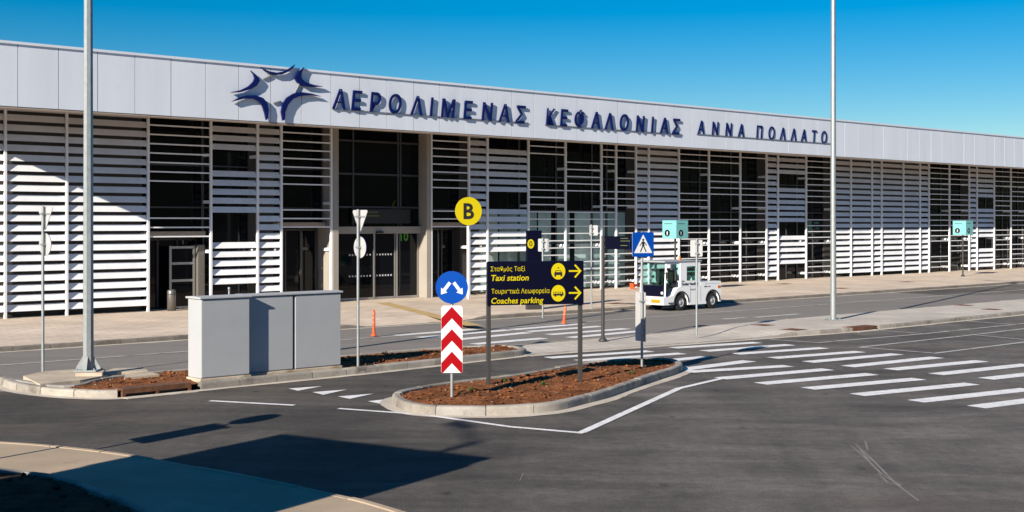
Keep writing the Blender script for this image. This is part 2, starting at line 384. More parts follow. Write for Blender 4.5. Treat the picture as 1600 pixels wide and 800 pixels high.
# pavers: brick pattern laid square to the terminal front
def pavers(name, c1, c2, mortar, bw, bh):
    m = bpy.data.materials.new(name); m.use_nodes = True; t = m.node_tree; p = t.nodes["Principled BSDF"]
    p.inputs["Roughness"].default_value = 0.88; p.inputs["Specular IOR Level"].default_value = 0.25
    tc = t.nodes.new("ShaderNodeTexCoord"); mp = t.nodes.new("ShaderNodeMapping"); mp.inputs["Rotation"].default_value = (0,0,-ANG)
    t.links.new(tc.outputs["Object"], mp.inputs["Vector"])
    br = t.nodes.new("ShaderNodeTexBrick"); br.inputs["Color1"].default_value = (*c1,1); br.inputs["Color2"].default_value = (*c2,1)
    br.inputs["Mortar"].default_value = (*mortar,1); br.inputs["Scale"].default_value = 1; br.inputs["Mortar Size"].default_value = 0.012
    br.inputs["Brick Width"].default_value = bw; br.inputs["Row Height"].default_value = bh
    t.links.new(mp.outputs[0], br.inputs["Vector"])
    nz = t.nodes.new("ShaderNodeTexNoise"); nz.inputs["Scale"].default_value = 0.45; nz.inputs["Detail"].default_value = 7; nz.inputs["Roughness"].default_value = 0.65
    t.links.new(tc.outputs["Object"], nz.inputs["Vector"])
    mr = t.nodes.new("ShaderNodeMapRange"); mr.inputs["From Min"].default_value = .3; mr.inputs["From Max"].default_value = .7
    mr.inputs["To Min"].default_value = .78; mr.inputs["To Max"].default_value = 1.15; t.links.new(nz.outputs["Fac"], mr.inputs["Value"])
    mx = t.nodes.new("ShaderNodeMix"); mx.data_type = 'RGBA'; mx.blend_type = 'MULTIPLY'; mx.inputs["Factor"].default_value = 1
    t.links.new(br.outputs["Color"], mx.inputs["A"]); t.links.new(mr.outputs[0], mx.inputs["B"]); t.links.new(mx.outputs["Result"], p.inputs["Base Color"])
    bp = t.nodes.new("ShaderNodeBump"); bp.inputs["Strength"].default_value = .3; bp.inputs["Distance"].default_value = .01; bp.invert = True
    t.links.new(br.outputs["Fac"], bp.inputs["Height"]); t.links.new(bp.outputs[0], p.inputs["Normal"])
    return m
M['pavers'] = pavers("beige_pavers", (0.68,0.57,0.46), (0.62,0.51,0.41), (0.36,0.29,0.23), 0.8, 0.4)
M['pavers_grey'] = pavers("grey_pavers", (0.57,0.52,0.46), (0.52,0.47,0.41), (0.36,0.33,0.29), 0.4, 0.4)

# ------------------------------------------------------------------ ground
mb = MB(); mb.add([(-3000,-1500,0),(3000,-1500,0),(3000,4500,0),(-3000,4500,0)], [(0,1,2,3)])
struct(mb.build("ground", M['asphalt']))
mb = MB(); vs = []; nseg = 120
for i in range(nseg+1):
    a = R(42)-R(264)*i/nseg
    for r_, hh in ((420,0),(520,26),(640,60),(800,78),(1000,60)):
        p = Vector((math.cos(a)*r_, math.sin(a)*r_, 0)); f = 0.75+0.5*noise.noise(p*0.004)+0.12*noise.noise(p*0.02)
        vs.append((p.x, p.y, -0.5+hh*max(.15,f)*min(1, 0.35+i/6, 0.35+(nseg-i)/6)))
mb.add(vs, [(5*i+j,5*i+j+1,5*i+j+6,5*i+j+5) for i in range(nseg) for j in range(4)], 0, True); struct(mb.build("reflection_hills", M['hill']))  # unseen ring of hills, added to keep the glass reflections dark
T_K, T_ME0, T_ME1 = 10.24, 18.0, 21.2        # terminal kerb, median far edge
def st_quad(mb, s0, s1, t0, t1, z, mi=0):
    mb.add([ST(s0,t1,z), ST(s1,t1,z), ST(s1,t0,z), ST(s0,t0,z)], [(0,1,2,3)], mi)
mb = MB(); st_quad(mb, -90, 150, T_K-0.1, T_ME0+0.2, 0.004); struct(mb.build("road", M['asphalt_old']))
a_s = to_st(G(1452,462))[0]
mb = MB(); mb.add([ST(a_s+1.2,T_K+0.15,0.008), ST(150,T_K+0.15,0.008), ST(150,T_ME0-1.6,0.008), ST(a_s+6,T_ME0-2.4,0.008), ST(a_s+1,13.6,0.008)], [(0,1,2,3,4)])
struct(mb.build("dark_road_area", M['asphalt']))  # darker stretch of the terminal road towards its right end

# terminal pavement with a dropped kerb at the crossing
c0 = to_st(G(590,520))[0]; c1 = to_st(G(835,505))[0]
def drop(s):
    e = 1.2
    def sm(x): x = max(0, min(1, x)); return x*x*(3-2*x)
    return 1 - 0.88*sm((s-c0)/e)*sm((c1-s)/e)
mb = MB(); ss = [-70+0.5*i for i in range(0, 421)]; vs = []
for s in ss: vs += [ST(s,-1.5,0.12), ST(s,8.6,0.12), ST(s,T_K-0.12,0.004+0.116*drop(s))]
fs = []
for i in range(len(ss)-1):
    for k in range(2): fs.append((3*i+k, 3*i+k+1, 3*i+k+4, 3*i+k+3))
mb.add(vs, fs); struct(mb.build("pavement", M['pavers']))
kerb([ST(s,T_K) for s in ss[::2]], False, 1, width=0.14, h=0.135, name="terminal_kerb", mat=M['kerb_dark'], gutter=0.22, gmat=M['gutter'], hfun=lambda p: max(0.15, drop(to_st(p)[0])))
mb = MB()
mb.strip(G(598,473,.12), G(741,509,.12), 0.55, 0.126); struct(mb.build("tactile_strip", M['ochre']))
mb = MB(); st_quad(mb, c0+0.6, c1-0.6, T_K-1.1, T_K-0.6, 0.118)
# ------------------------------------------------------------------ median: planted left end, paved right end
P_L = [(G(4,604),), (G(30,612),), (G(94,620),), (G(187,622),), (G(300,611),), (G(420,599),), (G(560,585),), (G(700,569.5),), (G(800,558.5),), (G(823,553.5),)]
near = [p[0] for p in P_L]
tip_s, tip_t = to_st(near[-1]); l_s, l_t = to_st(near[0])
far = [ST(tip_s+0.25, tip_t-1.0), ST(tip_s-0.6, T_ME0+0.35), ST(tip_s-2.5, T_ME0+0.05), ST(tip_s-8, T_ME0), ST((tip_s+l_s)/2, T_ME0), ST(l_s+5, T_ME0), ST(l_s+1.9, T_ME0+0.3), ST(l_s+0.55, T_ME0+1.15), G(0,598)]
LEFT = smooth_path(near+far, 0.1, True)
gul0, gul1 = G(190,622), G(300,611)
def in_gully(p): return (p-(gul0+gul1)/2).length < 0.62
kerb(LEFT, True, 1, width=0.17, h=0.16, name="planter_kerb", mat=M['kerb'], gutter=0.2, gmat=M['gutter'], stone=0.92, skip=in_gully)
def soil_patch(name, path, base, amp, matl, step=0.075, inset=0.10, hump=0.05):
    P = resample(path, 0.2, True); poly = [(p.x,p.y) for p in P]
    Nn = normals(P, True); poly_in = [((p+n*inset).x,(p+n*inset).y) for p,n in zip(P,Nn)]
    xs = [p[0] for p in poly_in]; ys = [p[1] for p in poly_in]
    x0,y0 = min(xs),min(ys); nx = int((max(xs)-x0)/step)+2; ny = int((max(ys)-y0)/step)+2
    idx = {}; mb = MB(); vs = []; fs = []
    keep = {}
    for i in range(nx):
        for j in range(ny): keep[(i,j)] = inside((x0+i*step, y0+j*step), poly_in)
    def vid(i,j):
        if (i,j) not in idx:
            x,y = x0+i*step, y0+j*step; q = Vector((x,y,0))
            dmin = min((Vector((a,b,0))-q).length for a,b in poly_in[::2])
            edge = min(1, dmin/0.5)
            z = base + hump*edge + amp*(0.6*noise.noise(q*1.3)+0.5*abs(noise.noise(q*3.7))+0.4*noise.noise(q*8.0))*(0.4+0.6*edge)
            idx[(i,j)] = len(vs); vs.append((x,y,z))
        return idx[(i,j)]
    for i in range(nx-1):
        for j in range(ny-1):
            if keep[(i,j)] and keep[(i+1,j)] and keep[(i+1,j+1)] and keep[(i,j+1)]:
                fs.append((vid(i,j),vid(i+1,j),vid(i+1,j+1),vid(i,j+1)))
    mb.add(vs, fs, 0, True); o = struct(mb.build(name, matl, fix=False))
    return vs
def clods(name, vs, n, matl, rmin=0.012, rmax=0.05):
    mb = MB()
    for _ in range(n):
        x,y,z = random.choice(vs); r = rmin+(rmax-rmin)*random.random()**3
        x += random.uniform(-.03,.03); y += random.uniform(-.03,.03)
        ico = [(0,0,1),(.89,0,.45),(.28,.85,.45),(-.72,.53,.45),(-.72,-.53,.45),(.28,-.85,.45),(0,0,-.6)]
        q = [(x+a*r*random.uniform(.7,1.3), y+b*r*random.uniform(.7,1.3), z+c*r*random.uniform(.5,.9)) for a,b,c in ico]
        mb.add(q, [(0,1,2),(0,2,3),(0,3,4),(0,4,5),(0,5,1),(6,2,1),(6,3,2),(6,4,3),(6,5,4),(6,1,5)])
    struct(mb.build(name, matl), "stuff")
v1 = soil_patch("soil", LEFT, 0.10, 0.05, M['soil'])
clods("soil_clods", v1, 1100, M['soil'], .015, .07)
# paved right part of the median
r_near = [G(826,560), G(1000,546), G(1149,534), G(1200,530), G(1286,523.5), G(1400,512.5), G(1500,502), G(1600,490.6)]
rn = [to_st(p) for p in r_near]
s_end = 120.0; t_near = sum(t for s,t in rn[4:])/len(rn[4:])
tipn = ST(tip_s-0.1, tip_t+0.2)
low0 = to_st(G(1190,531))[0]                  # flush part ends here, raised part begins
def zr(s): 
    x = max(0, min(1, (s-low0)/2.0)); return 0.02+0.10*x*x*(3-2*x)
cols = [tip_s-0.3+0.5*i for i in range(int((s_end-tip_s)/0.5))]
mb = MB(); vs = []
def tnear(s):
    x = max(0, min(1, (s-tip_s)/ (low0+4-tip_s))); return tip_t+0.3+(t_near-tip_t-0.3)*x
for s in cols: vs += [ST(s, tnear(s)-0.05, zr(s)), ST(s, T_ME0+0.1, zr(s))]
mb.add(vs, [(2*i,2*i+2,2*i+3,2*i+1) for i in range(len(cols)-1)]); struct(mb.build("traffic_island_paving", M['pavers_grey']))
g2a = to_st(G(1337,519))[0]; g2b = to_st(G(1374,515.5))[0]
kerb([ST(s, tnear(s)) for s in cols[::2]], False, 1, width=0.15, h=0.125, name="island_kerb", mat=M['kerb'], gutter=0.22, gmat=M['gutter'], hfun=lambda p: max(0.2, zr(to_st(p)[0])/0.12), skip=lambda p: g2a < to_st(p)[0] < g2b)
kerb([ST(s, T_ME0) for s in cols[::2]][::-1], False, 1, width=0.15, h=0.125, name="island_kerb", mat=M['kerb'], gutter=0.12, gmat=M['gutter'], hfun=lambda p: max(0.2, zr(to_st(p)[0])/0.12))

# ------------------------------------------------------------------ centre planter
CEN = [G(613,631), G(628,641), G(662,648), G(730,650.5), G(800,649.5), G(867,643.5), G(912,633), G(946,624), G(985,610), G(1021,597.5), G(1059,584.5), G(1067,578), G(1055,571.5), G(1032,569.5)]
CEN += [G(987,570,0.0), G(912,577), G(800,596), G(700,609), G(640,619), G(617,625)]
CENTRE = smooth_path(CEN, 0.1, True)
kerb(CENTRE, True, 1, width=0.17, h=0.17, name="planter_kerb", mat=M['kerb'], gutter=0.22, gmat=M['gutter'], stone=0.9)
STONE = mat("pale_stone", (0.36,0.31,0.25), 0.9, var=0.2)
clods("stones", v1, 70, STONE, 0.012, 0.045)
v2 = soil_patch("soil", CENTRE, 0.115, 0.055, M['soil'], step=0.055)
clods("soil_clods", v2, 1500, M['soil'], 0.012, 0.06)
clods("stones", v2, 110, STONE, 0.01, 0.04)

# ------------------------------------------------------------------ corner pavement in the foreground
cz = 0.13
edge = [G(-260,690,0), G(-100,696,0), G(0,703,0), G(82,709,0), G(199,723,0), G(300,741,0), G(400,760,0), G(524,787,0), G(600,806,0), G(760,860,0), G(1000,960,0)]
EDGE = smooth_path(edge, 0.1, False)
poly = [(p.x,p.y) for p in resample(EDGE,0.3,False)] 
Pk = resample(EDGE,0.3,False); Nk = normals(Pk, False)
mb = MB(); top = [(p - n*0.14) for p,n in zip(Pk,Nk)]
ring = [(p.x,p.y,cz) for p in top] + [(6,3,cz),(-25,3,cz),(-25,17,cz)]
mb.add(ring, [tuple(range(len(ring)))]); struct(mb.build("corner_pavement", M['concrete']))
kerb(EDGE, False, -1, width=0.15, h=0.137, name="corner_kerb", mat=M['concrete'], gutter=0.0)
bed_edge = [G(-60,733,cz), G(0,738,cz), G(82,747,cz), G(131,760,cz), G(202,788,cz), G(250,812,cz)]
bed = bed_edge + [Vector((-3.6,11.5,0)), Vector((-9,11.5,0)), Vector((-9.5,16.0,0))]
BED = [Vector((p[0],p[1],0)) for p in bed]
BEDS = resample(BED, 0.15, True)
if sum(BEDS[i].x*BEDS[(i+1)%len(BEDS)].y-BEDS[(i+1)%len(BEDS)].x*BEDS[i].y for i in range(len(BEDS))) < 0: BEDS.reverse()
kerb(BEDS, True, 1, width=0.12, h=0.20, name="planter_kerb", mat=M['kerb'], gutter=0)
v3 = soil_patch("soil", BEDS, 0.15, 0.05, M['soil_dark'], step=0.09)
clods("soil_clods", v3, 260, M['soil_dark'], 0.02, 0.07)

# ------------------------------------------------------------------ road paint
mb = MB()
CROSS = [((856,559.5),(1016,549)),((903,564),(1066,552.5)),((1006,567),(1104,558)),((1051,544),(1184,535.5)),((1100,549),(1235,539)),((1149,553.5),(1288,544)),
 ((1207,560),(1344,549.8)),((1262,566.3),(1402.5,553.6)),((1324,573.2),(1464.5,558.8)),((1391,578),(1534,564.5)),((1462.5,585.5),(1607,570)),((1540,592.5),(1690,576)),((1622,600),(1780,583)),
 ((1062,578.5),(1171,564.5)),((1076,581.5),(1232,572.3)),((1125,592),(1294,577.6)),((1188,600.2),(1363,585)),((1262,608),(1436,592.6)),((1339,617.4),(1519,600)),((1431,627.5),(1608,608.5)),((1525,636.5),(1720,612))]
for a,b in CROSS: mb.strip(G(*a), G(*b), 0.42, 0.008)
struct(mb.build("zebra_crossing_paint", M['paint']))
mb = MB()
TC = [((620,524.8),(742,514.5)),((655,528),(795,516)),((700,532.5),(826,520)),((740,538.2),(850,529)),((800,515.6),(909,506.5)),((826,518.6),(939,510.2)),((857,523.4),(980,514)),((890,528.1),(999,518)),((930,533),(1015,526.5))]
for a,b in TC: mb.strip(G(*a), G(*b), 0.42, 0.010)
struct(mb.build("zebra_crossing_paint", M['paint']))
mb = MB()
def line(a, b, wd=0.12, z=0.008): mb.strip(G(*a), G(*b), wd, z)
line((529,639),(662,648.5)); line((657,648),(800,668)); line((798,667.7),(912,677.5),0.13); line((909,676.5),(1062,607),0.15,0.0084); line((1059,608),(1132,591),0.14)
line((328,627),(460,634),0.13)
for tri in ([(135,287),(275,277),(175,296)],[(235,302),(380,291),(280,313)],[(342,320),(490,308),(390,330)],[(465,340),(575,328),(515,350)]):
    pts = [G(400+x/2.667, 500+y/2.667) for x,y in tri]; mb.add([(p.x,p.y,0.008) for p in pts], [(0,1,2)])
struct(mb.build("lane_marking_paint", M['paint']))
mb = MB()
line((1277,536),(1444,522)); line((1444,522),(1700,495.5)); line((1342.5,543),(1519,523.5),.12); line((1519,523.5),(1700,502),.12); line((1459,552.5),(1700,522.5),.12)
for a,b in (((1204,531),(1279,536)),((1344,543.3),(1459,552.3)),((1519,523.5),(1600,531)),((1376,517),(1444,522)),((1507,502),(1579,507))): mb.strip(G(*a),G(*b),.11,.0124)
struct(mb.build("parking_bay_paint", M['paint_worn']))
mb = MB()
t_l = 13.4
mb.strip(ST(-60,t_l), ST(110,t_l), 0.13, 0.012); mb.strip(G(1180,496.5), G(1249,491), 0.3, 0.0124); mb.strip(G(1130,499),G(1165,497),.3,.0124)
struct(mb.build("lane_marking_paint", M['paint_worn']))
mb = MB()
for a,b in (((1330,697),(1352,716)),((1352,716),(1378,742)),((1378,742),(1408,760)),((1336,694),(1366,722)),((1366,722),(1400,757)),((1352,690),(1356,704)),((1342,700),(1362,727)),((1372,741),(1388,756)),((1400,757),(1436,784)),((812,752),(818,740))): mb.strip(G(*a),G(*b),.035 if a[0]>1300 else .02,.006)
struct(mb.build("tyre_scuff", M['scuff']))

# ------------------------------------------------------------------ terminal building
EPS = 0.003
OV = 2.8; ZB, ZT = FS(800,213.5,OV)[1], FS(800,141.5,OV)[1]
S0, S1 = -26.3, 96.0
bld = thing("terminal_building", "long white airport terminal with louvred front, deep white fascia and blue Greek lettering", "terminal", O, ANG)
# local frame: x along the front, -y towards the road, z up
def bp(mb, name, m, bevel=0): return mb.build(name, m, bld, bevel=bevel)
mb = MB(); mb.box(S0, S1, -OV+.02, -OV+0.35, ZB, ZT); fas = bp(mb, "fascia", M['joint'])
mb = MB(); mb.box(S0-.03, S1+.03, -OV-0.05, -OV+0.45, ZT+EPS, ZT+0.09); c = mb.build("coping", M['fascia'], fas)
j0 = FS(28,120,OV)[0]; jw = (FS(373,120,OV)[0]-j0)/6.0
k = -4
while j0+jw*k < S1:
    x0, x1 = max(S0, j0+jw*k), min(S1, j0+jw*(k+1)); k += 1
    if x1-x0 < .2: continue
    q = random.uniform(-.0025, .0025); mb = MB(); mb.box(x0+.013, x1-.013, -OV+q, -OV+.018, ZB+.002, ZT); mb.build("cladding_panel", M['fascia'], fas)
mb = MB(); mb.box(S0+.01, S1-.01, -OV+0.02, -OV+0.5, ZB-0.06, ZB-EPS); mb.build("drip_edge", M['soffit'], fas)
mb = MB(); mb.box(S0+.02, S1-.02, -OV+0.36, 0.6, ZB+0.42, ZB+0.5); bp(mb, "soffit", M['soffit'])
mb = MB(); mb.box(S0+.02, S1-.02, -OV+0.36, 26, ZB+0.51, ZT-0.25); bp(mb, "roof", M['fascia'])
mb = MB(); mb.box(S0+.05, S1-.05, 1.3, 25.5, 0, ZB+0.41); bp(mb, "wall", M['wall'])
mb = MB(); mb.box(S0+.02, S0+0.3, -OV+0.36, 1.29, ZB-.05, ZB+0.41); mb.box(S0+.06,S0+.36,-.05,1.29,0,ZB-.06); bp(mb, "end_wall", M['beige'])
mb = MB(); mb.box(S0+.4, S1-.1, 0.15, 1.25, 0.0, 0.2); 
PIT = 0.345
def zrow(r): return 0.12+PIT*r
def blade(mb, x0, x1, z, h=0.228, lean=0.11, th=0.022):
    z += random.uniform(-.005,.005); lean += random.uniform(-.012,.012)
    y0, y1 = -0.09, -0.09+lean
    a = [(y0, z), (y1, z+h), (y1+th, z+h), (y0+th, z)]
    vs = [(x0,y,zz) for y,zz in a]+[(x1,y,zz) for y,zz in a]
    mb.add(vs, [(0,1,5,4),(1,2,6,5),(2,3,7,6),(3,0,4,7),(3,2,1,0),(4,5,6,7)])
ALL = set(range(1,22))
def rng(*prs):
    s_ = set()
    for a,b in prs: s_ |= set(range(a,b+1))
    return s_
# (px left post, px right post, kind, rows present, wall kind)
DOORR = rng((9,11),(14,21))
BAYS = [(-60,7,'L',ALL,'wall'),(7,103,'L',ALL,'wall'),(103,230,'L',ALL,'wall'),
 (230,328,'R',rng((8,10),(14,21)),'door'),
 (328,401,'L',ALL-{1,2,8,9,10,16,17,21},'glass'),(401,438,'L',ALL,'wall'),(438,516,'R',DOORR,'door2'),
 (672,731,'R',DOORR,'door2'),(731,760,'L',ALL,'wall'),(760,824,'L',ALL-{3,4,5,12,13,20,21},'film'),
 (824,882,'R',ALL-{3,16,17,18},'film'),(882,938,'R',ALL-{5,12,13,19,20},'film'),(938,961,'R',ALL-{8,15,16,17},'film'),(961,992,'R',ALL-{10,11,17,18},'film'),
 (992,1012,'L',ALL,'wall'),(1012,1059,'L',ALL,'wall'),
 (1059,1106,'R',ALL-{15,16,17},'glass'),(1106,1155,'R',ALL-{7,11,12,13,18},'glass'),(1155,1196,'R',ALL-{5,9,17,18,19},'glass'),
 (1196,1214,'L',ALL,'wall'),(1214,1258,'L',ALL-{1,2,8,9,16,17},'glass'),(1258,1299,'R',ALL-{4,5,11,12},'glass'),
 (1299,1328,'L',ALL,'wall'),(1328,1361,'L',ALL,'wall'),(1361,1376,'L',ALL,'wall'),(1376,1410,'L',ALL,'wall'),(1410,1436,'L',ALL,'wall'),(1436,1450,'L',ALL,'wall'),
 (1450,1482,'R',ALL-{4,5,12},'glass'),(1482,1513,'R',ALL-{1,2,3,8,16},'glass'),
 (1513,1525,'L',ALL,'wall'),(1525,1552,'L',ALL-{5,6,13,14},'glass'),(1552,1578,'R',ALL-{3,9,10,16},'glass'),(1578,1602,'R',ALL-{6,13},'glass'),(1602,1625,'R',ALL-{6,13},'glass'),
 (1625,1650,'L',ALL,'wall'),(1650,1685,'L',ALL,'wall'),(1685,1720,'L',ALL,'wall')]
posts = set()
XE = FS(1720)[0]
ZSO = ZB+0.41
GY = 0.62                                    # glass line behind the screen
for (pa, pb, kind, rows, wk) in BAYS:
    xa, xb = FS(pa)[0], FS(pb)[0]; xa = max(xa, S0+.4)
    posts.add(round(xa,3)); posts.add(round(xb,3))
    runs = []
    for r in sorted(rows):
        if runs and r == runs[-1][-1]+1: runs[-1].append(r)
        else: runs.append([r])
    for run in runs:
        mb = MB()
        for r in run:
            z = zrow(r)
            if kind == 'L': blade(mb, xa+0.045, xb-0.045, z-0.12)
            else: mb.box(xa+0.04, xb-0.04, -0.07, 0.0, z-0.025, z+0.025)
        bp(mb, "louvre_screen" if kind == 'L' else "rail_screen", M['white_alu'])
    gx0, gx1 = xa, xb
    if wk == 'wall':
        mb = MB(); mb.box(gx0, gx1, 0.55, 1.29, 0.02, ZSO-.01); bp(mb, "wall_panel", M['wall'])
    else:
        mb = MB(); zlow = 0.14; ztop = ZSO-0.01
        if wk == 'film':
            mb.box(gx0+.03, gx1-.03, GY, GY+.02, zlow, ztop, 0); wdw = bp(mb, "window", [M['glass']])
            npn = max(1, int(round((gx1-gx0)/1.05))); pw = (gx1-gx0-.06)/npn
            for q in range(npn):
                pm = MB(); xa_ = gx0+.03+pw*q; pm.box(xa_+.05, xa_+pw-(.05 if (q+int(pa)) % 3 else .3), GY-.020, GY-.004, zlow+.06, 3.93); pm.build("frosted_pane", M['film'+str(random.randrange(3))], wdw)
        elif wk in ('door','door2'):
            zd = zrow(8)-0.05 if wk == 'door' else zrow(9)-0.05
            mb.box(gx0+.03, gx1-.03, GY, GY+.02, zd+.25, ztop); wdw = bp(mb, "window", [M['glass']])
        else:
            mb.box(gx0+.03, gx1-.03, GY, GY+.02, zlow, ztop); wdw = bp(mb, "window", [M['glass']])
        fr = MB(); zz = [zlow, 1.0, 2.4, 3.985, 5.6, ztop] if wk not in ('door','door2') else [zd+.25, 3.985, 5.6, ztop]
        for z in zz[1:-1]: fr.box(gx0+.03, gx1-.03, GY-.03, GY-EPS, z-.03, z+.03)
        nm = max(1, int((gx1-gx0)/1.6))
        for q in range(nm+1):
            x = gx0+.03+(gx1-gx0-.06)*q/nm; fr.box(x-.03, x+.03, GY-.05, GY-.032, zz[0], ztop)
        fr.build("window_frame", M['frame'], wdw)
    if wk in ('door','door2'):
        # lintel with a recessed dark doorway
        mb = MB(); mb.box(gx0+.02, gx1-.02, .3, 1.28, zd+.06, zd+.24); bp(mb, "lintel", M['soffit'])
        dr = MB(); dw = gx1-gx0
        dr.box(gx0+.06, gx1-.06, 1.0, 1.04, .13, zd-.01); dobj = bp(dr, "door", M['glass'])
        fr = MB(); nd = 3
        for q in range(nd+1):
            x = gx0+.08+(dw-.16)*q/nd; fr.box(x-.035, x+.035, .93, .995, .13, zd-.012)
        fr.box(gx0+.05, gx1-.05, .93, .99, zd-.1, zd-.02); fr.build("door_frame", M['frame'], dobj)
x = FS(1720)[0]
while x < S1-3:
    mb = MB()
    for r in ALL: blade(mb, x+.045, x+3-.045, zrow(r)-.12)
    bp(mb, "louvre_screen", M['white_alu']); posts.add(round(x+3,3)); x += 3
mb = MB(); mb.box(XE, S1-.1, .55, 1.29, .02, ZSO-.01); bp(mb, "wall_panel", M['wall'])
pl = sorted(posts); pp = []
for x in pl:
    if not pp or x-pp[-1] > 0.2: pp.append(x)
for i, x in enumerate(pp):
    mb = MB(); mb.box(x-.04, x+.04, -.12, -.02, .1, ZSO-.01)
    for z in (0.45, 2.3, 4.2, 6.0): mb.box(x-.03, x+.03, -.019, .50, z-.06, z+.06)
    bp(mb, "post", M['white_alu'])
# entrance: columns, curtain wall, sliding doors
xl0, xl1 = FS(516)[0], FS(526.5)[0]; xr0, xr1 = FS(664)[0], FS(672)[0]
for (x0, x1) in ((xl0+.06, xl1), (xr0, xr1-.05)):
    mb = MB(); mb.box(x0, x1, -0.13, 1.1, 0.12, ZSO-.01); bp(mb, "column", M['beige'], bevel=0.01)
ex0, ex1 = xl1+.005, xr0-.005; EY = 0.45
def EZ(py): return FS(590, py, -EY)[1]
zb0, zb1 = EZ(365), EZ(354)
mb = MB(); mb.box(ex0, ex1, EY, EY+.03, zb1+.01, ZSO-.01); cw = bp(mb, "curtain_wall", M['glass'])
fr = MB()
def exx(px): return FS(px, HY, -EY)[0]
for px in (551, 621, 625): fr.box(exx(px)-.035, exx(px)+.035, EY-.06, EY-EPS, zb1+.012, ZSO-.012)
for py in (222, 273, 324): fr.box(ex0+.01, ex1-.01, EY-.05, EY-.006, EZ(py)-.04, EZ(py)+.04)
fr.build("mullion", M['frame'], cw)
fr = MB(); fr.box(exx(547), exx(638), EY-.14, EY-.065, EZ(349), EZ(327)); sb = fr.build("sign_band", M['black'], cw)
mb = MB(); mb.box(exx(569), exx(588), EY-.146, EY-.142, EZ(332.5), EZ(330.5)); mb.box(exx(569), exx(590), EY-.146, EY-.142, EZ(338.5), EZ(336)); mb.build("text_line", M['green_text'], cw)
mb = MB(); mb.box(ex0+.004, ex1-.004, EY-.2, EY+.6, zb0, zb1, 0); bp(mb, "lintel", M['beige'])
xs = [ex0+.02, exx(585), exx(619), ex1-.02]
for i in range(3):
    mb = MB(); y = EY+(.02 if i != 1 else .08); mb.box(xs[i]+.02, xs[i+1]-.02, y, y+.02, .13, zb0-.01); dr = bp(mb, "sliding_door", M['glass'])
    fr = MB(); fr.box(xs[i], xs[i]+.07, y-.04, y-EPS, .13, zb0-.012); fr.box(xs[i+1]-.06, xs[i+1]-.005, y-.04, y-EPS, .13, zb0-.012); fr.box(xs[i]+.07, xs[i+1]-.065, y-.04, y-EPS, .13, .22)
    fr.build("door_frame", M['alu'], dr)
    if i < 2:
        dt = MB(); x = xs[i]+(.9 if i == 0 else .16)
        while x < xs[i+1]-.2:
            for z in (1.1, 2.0): dt.box(x, x+.07, y-.004, y-.001, z, z+.07)
            x += .15
        dt.build("safety_dots", M['swhite'], dr)
    else:
        dt = MB(); text_flat(dt, "10", exx(626), 2.62, y-.004, .36, offset=.02); dt.build("door_number", M['green'], dr)
mb = MB(); mb.box(exx(583), exx(593), EY-.3, EY-.21, zb0+.02, zb0+.1); bp(mb, "door_sensor", M['black'])
# glazed draught door standing open in the left doorway
xa = FS(230)[0]; xb = FS(328)[0]
mb = MB(); mb.box(FS(276)[0], FS(312)[0], .50, .53, .2, 2.45); dd = bp(mb, "side_door", M['glass'])
fr = MB(); x0, x1 = FS(276)[0], FS(312)[0]
for (a,b) in ((x0-.06,x0+.03),(x1-.03,x1+.06)): fr.box(a,b,.46,.497,.13,2.52)
for z in (.18,1.2,1.85,2.46): fr.box(x0+.031,x1-.031,.465,.497,z-.045,z+.045)
fr.build("door_frame", M['alu'], dd)
mb = MB(); mb.box(FS(312)[0]+.1, FS(328)[0]-.06, .3, .9, .13, 2.55); bp(mb, "jamb", M['jamb'])
# lettering on the fascia
def fascia_word(chars, pxs, base_a, base_b, cap, shear, off, proud, thick, kx=1.0):
    off0 = off
    for ch, px in zip(chars, pxs):
        off = 0.0 if ch == 'Κ' else off0
        py = base_a[1]+(base_b[1]-base_a[1])*(px-base_a[0])/(base_b[0]-base_a[0])
        s, z = FS(px, py, OV+proud); mb = MB()
        vs, fs = text_geo(ch, shear, off); wd = (max(v.x for v in vs)-min(v.x for v in vs))*cap/CAPH*kx
        text_flat(mb, ch, s, z, -OV-proud, cap, shear=shear, offset=off, depth=thick, width=wd, align='c')
        bp(mb, "fascia_letter", M['blue_letter'])
capA = FS(529,140,OV+.15)[1]-FS(529,169.7,OV+.15)[1]
capW = FS(1190,196,OV+.05)[1]-FS(1190,215.8,OV+.05)[1]
fascia_word("ΑΕΡΟΛΙΜΕΝΑΣ", (530,558,587,618,651,675,701,732,762,788,814), (529,169.7), (813,192.2), capA*.96, .13, .015, .095, .045, .88)
fascia_word("ΚΕΦΑΛΟΝΙΑΣ", (861,882,907,931,952,976,1001,1020,1038,1057), (860,195.6), (1057,209.8), capA*.96, .13, .015, .095, .045, .86)
fascia_word("ΑΝΝΑΠΟΛΛΑΤΟ", (1095.5,1118,1139,1158,1187,1206,1223,1240,1256,1273,1288), (1095,209.6), (1288,224), capW*.95, .13, .008, .05, .035, .84)
mb = MB()
for a,b in (((520,169.7),(826,193.2)),((852,195),(1066,210.5)),((1089,209.2),(1299,225))):
    s0_,z0_ = FS(*a, OV+.06); s1_,z1_ = FS(*b, OV+.06); z_ = (z0_+z1_)/2
    mb.box(s0_, s1_, -OV-.05, -OV-.01, z_-.0, z_+.025)
bp(mb, "letter_rail", M['alu'])
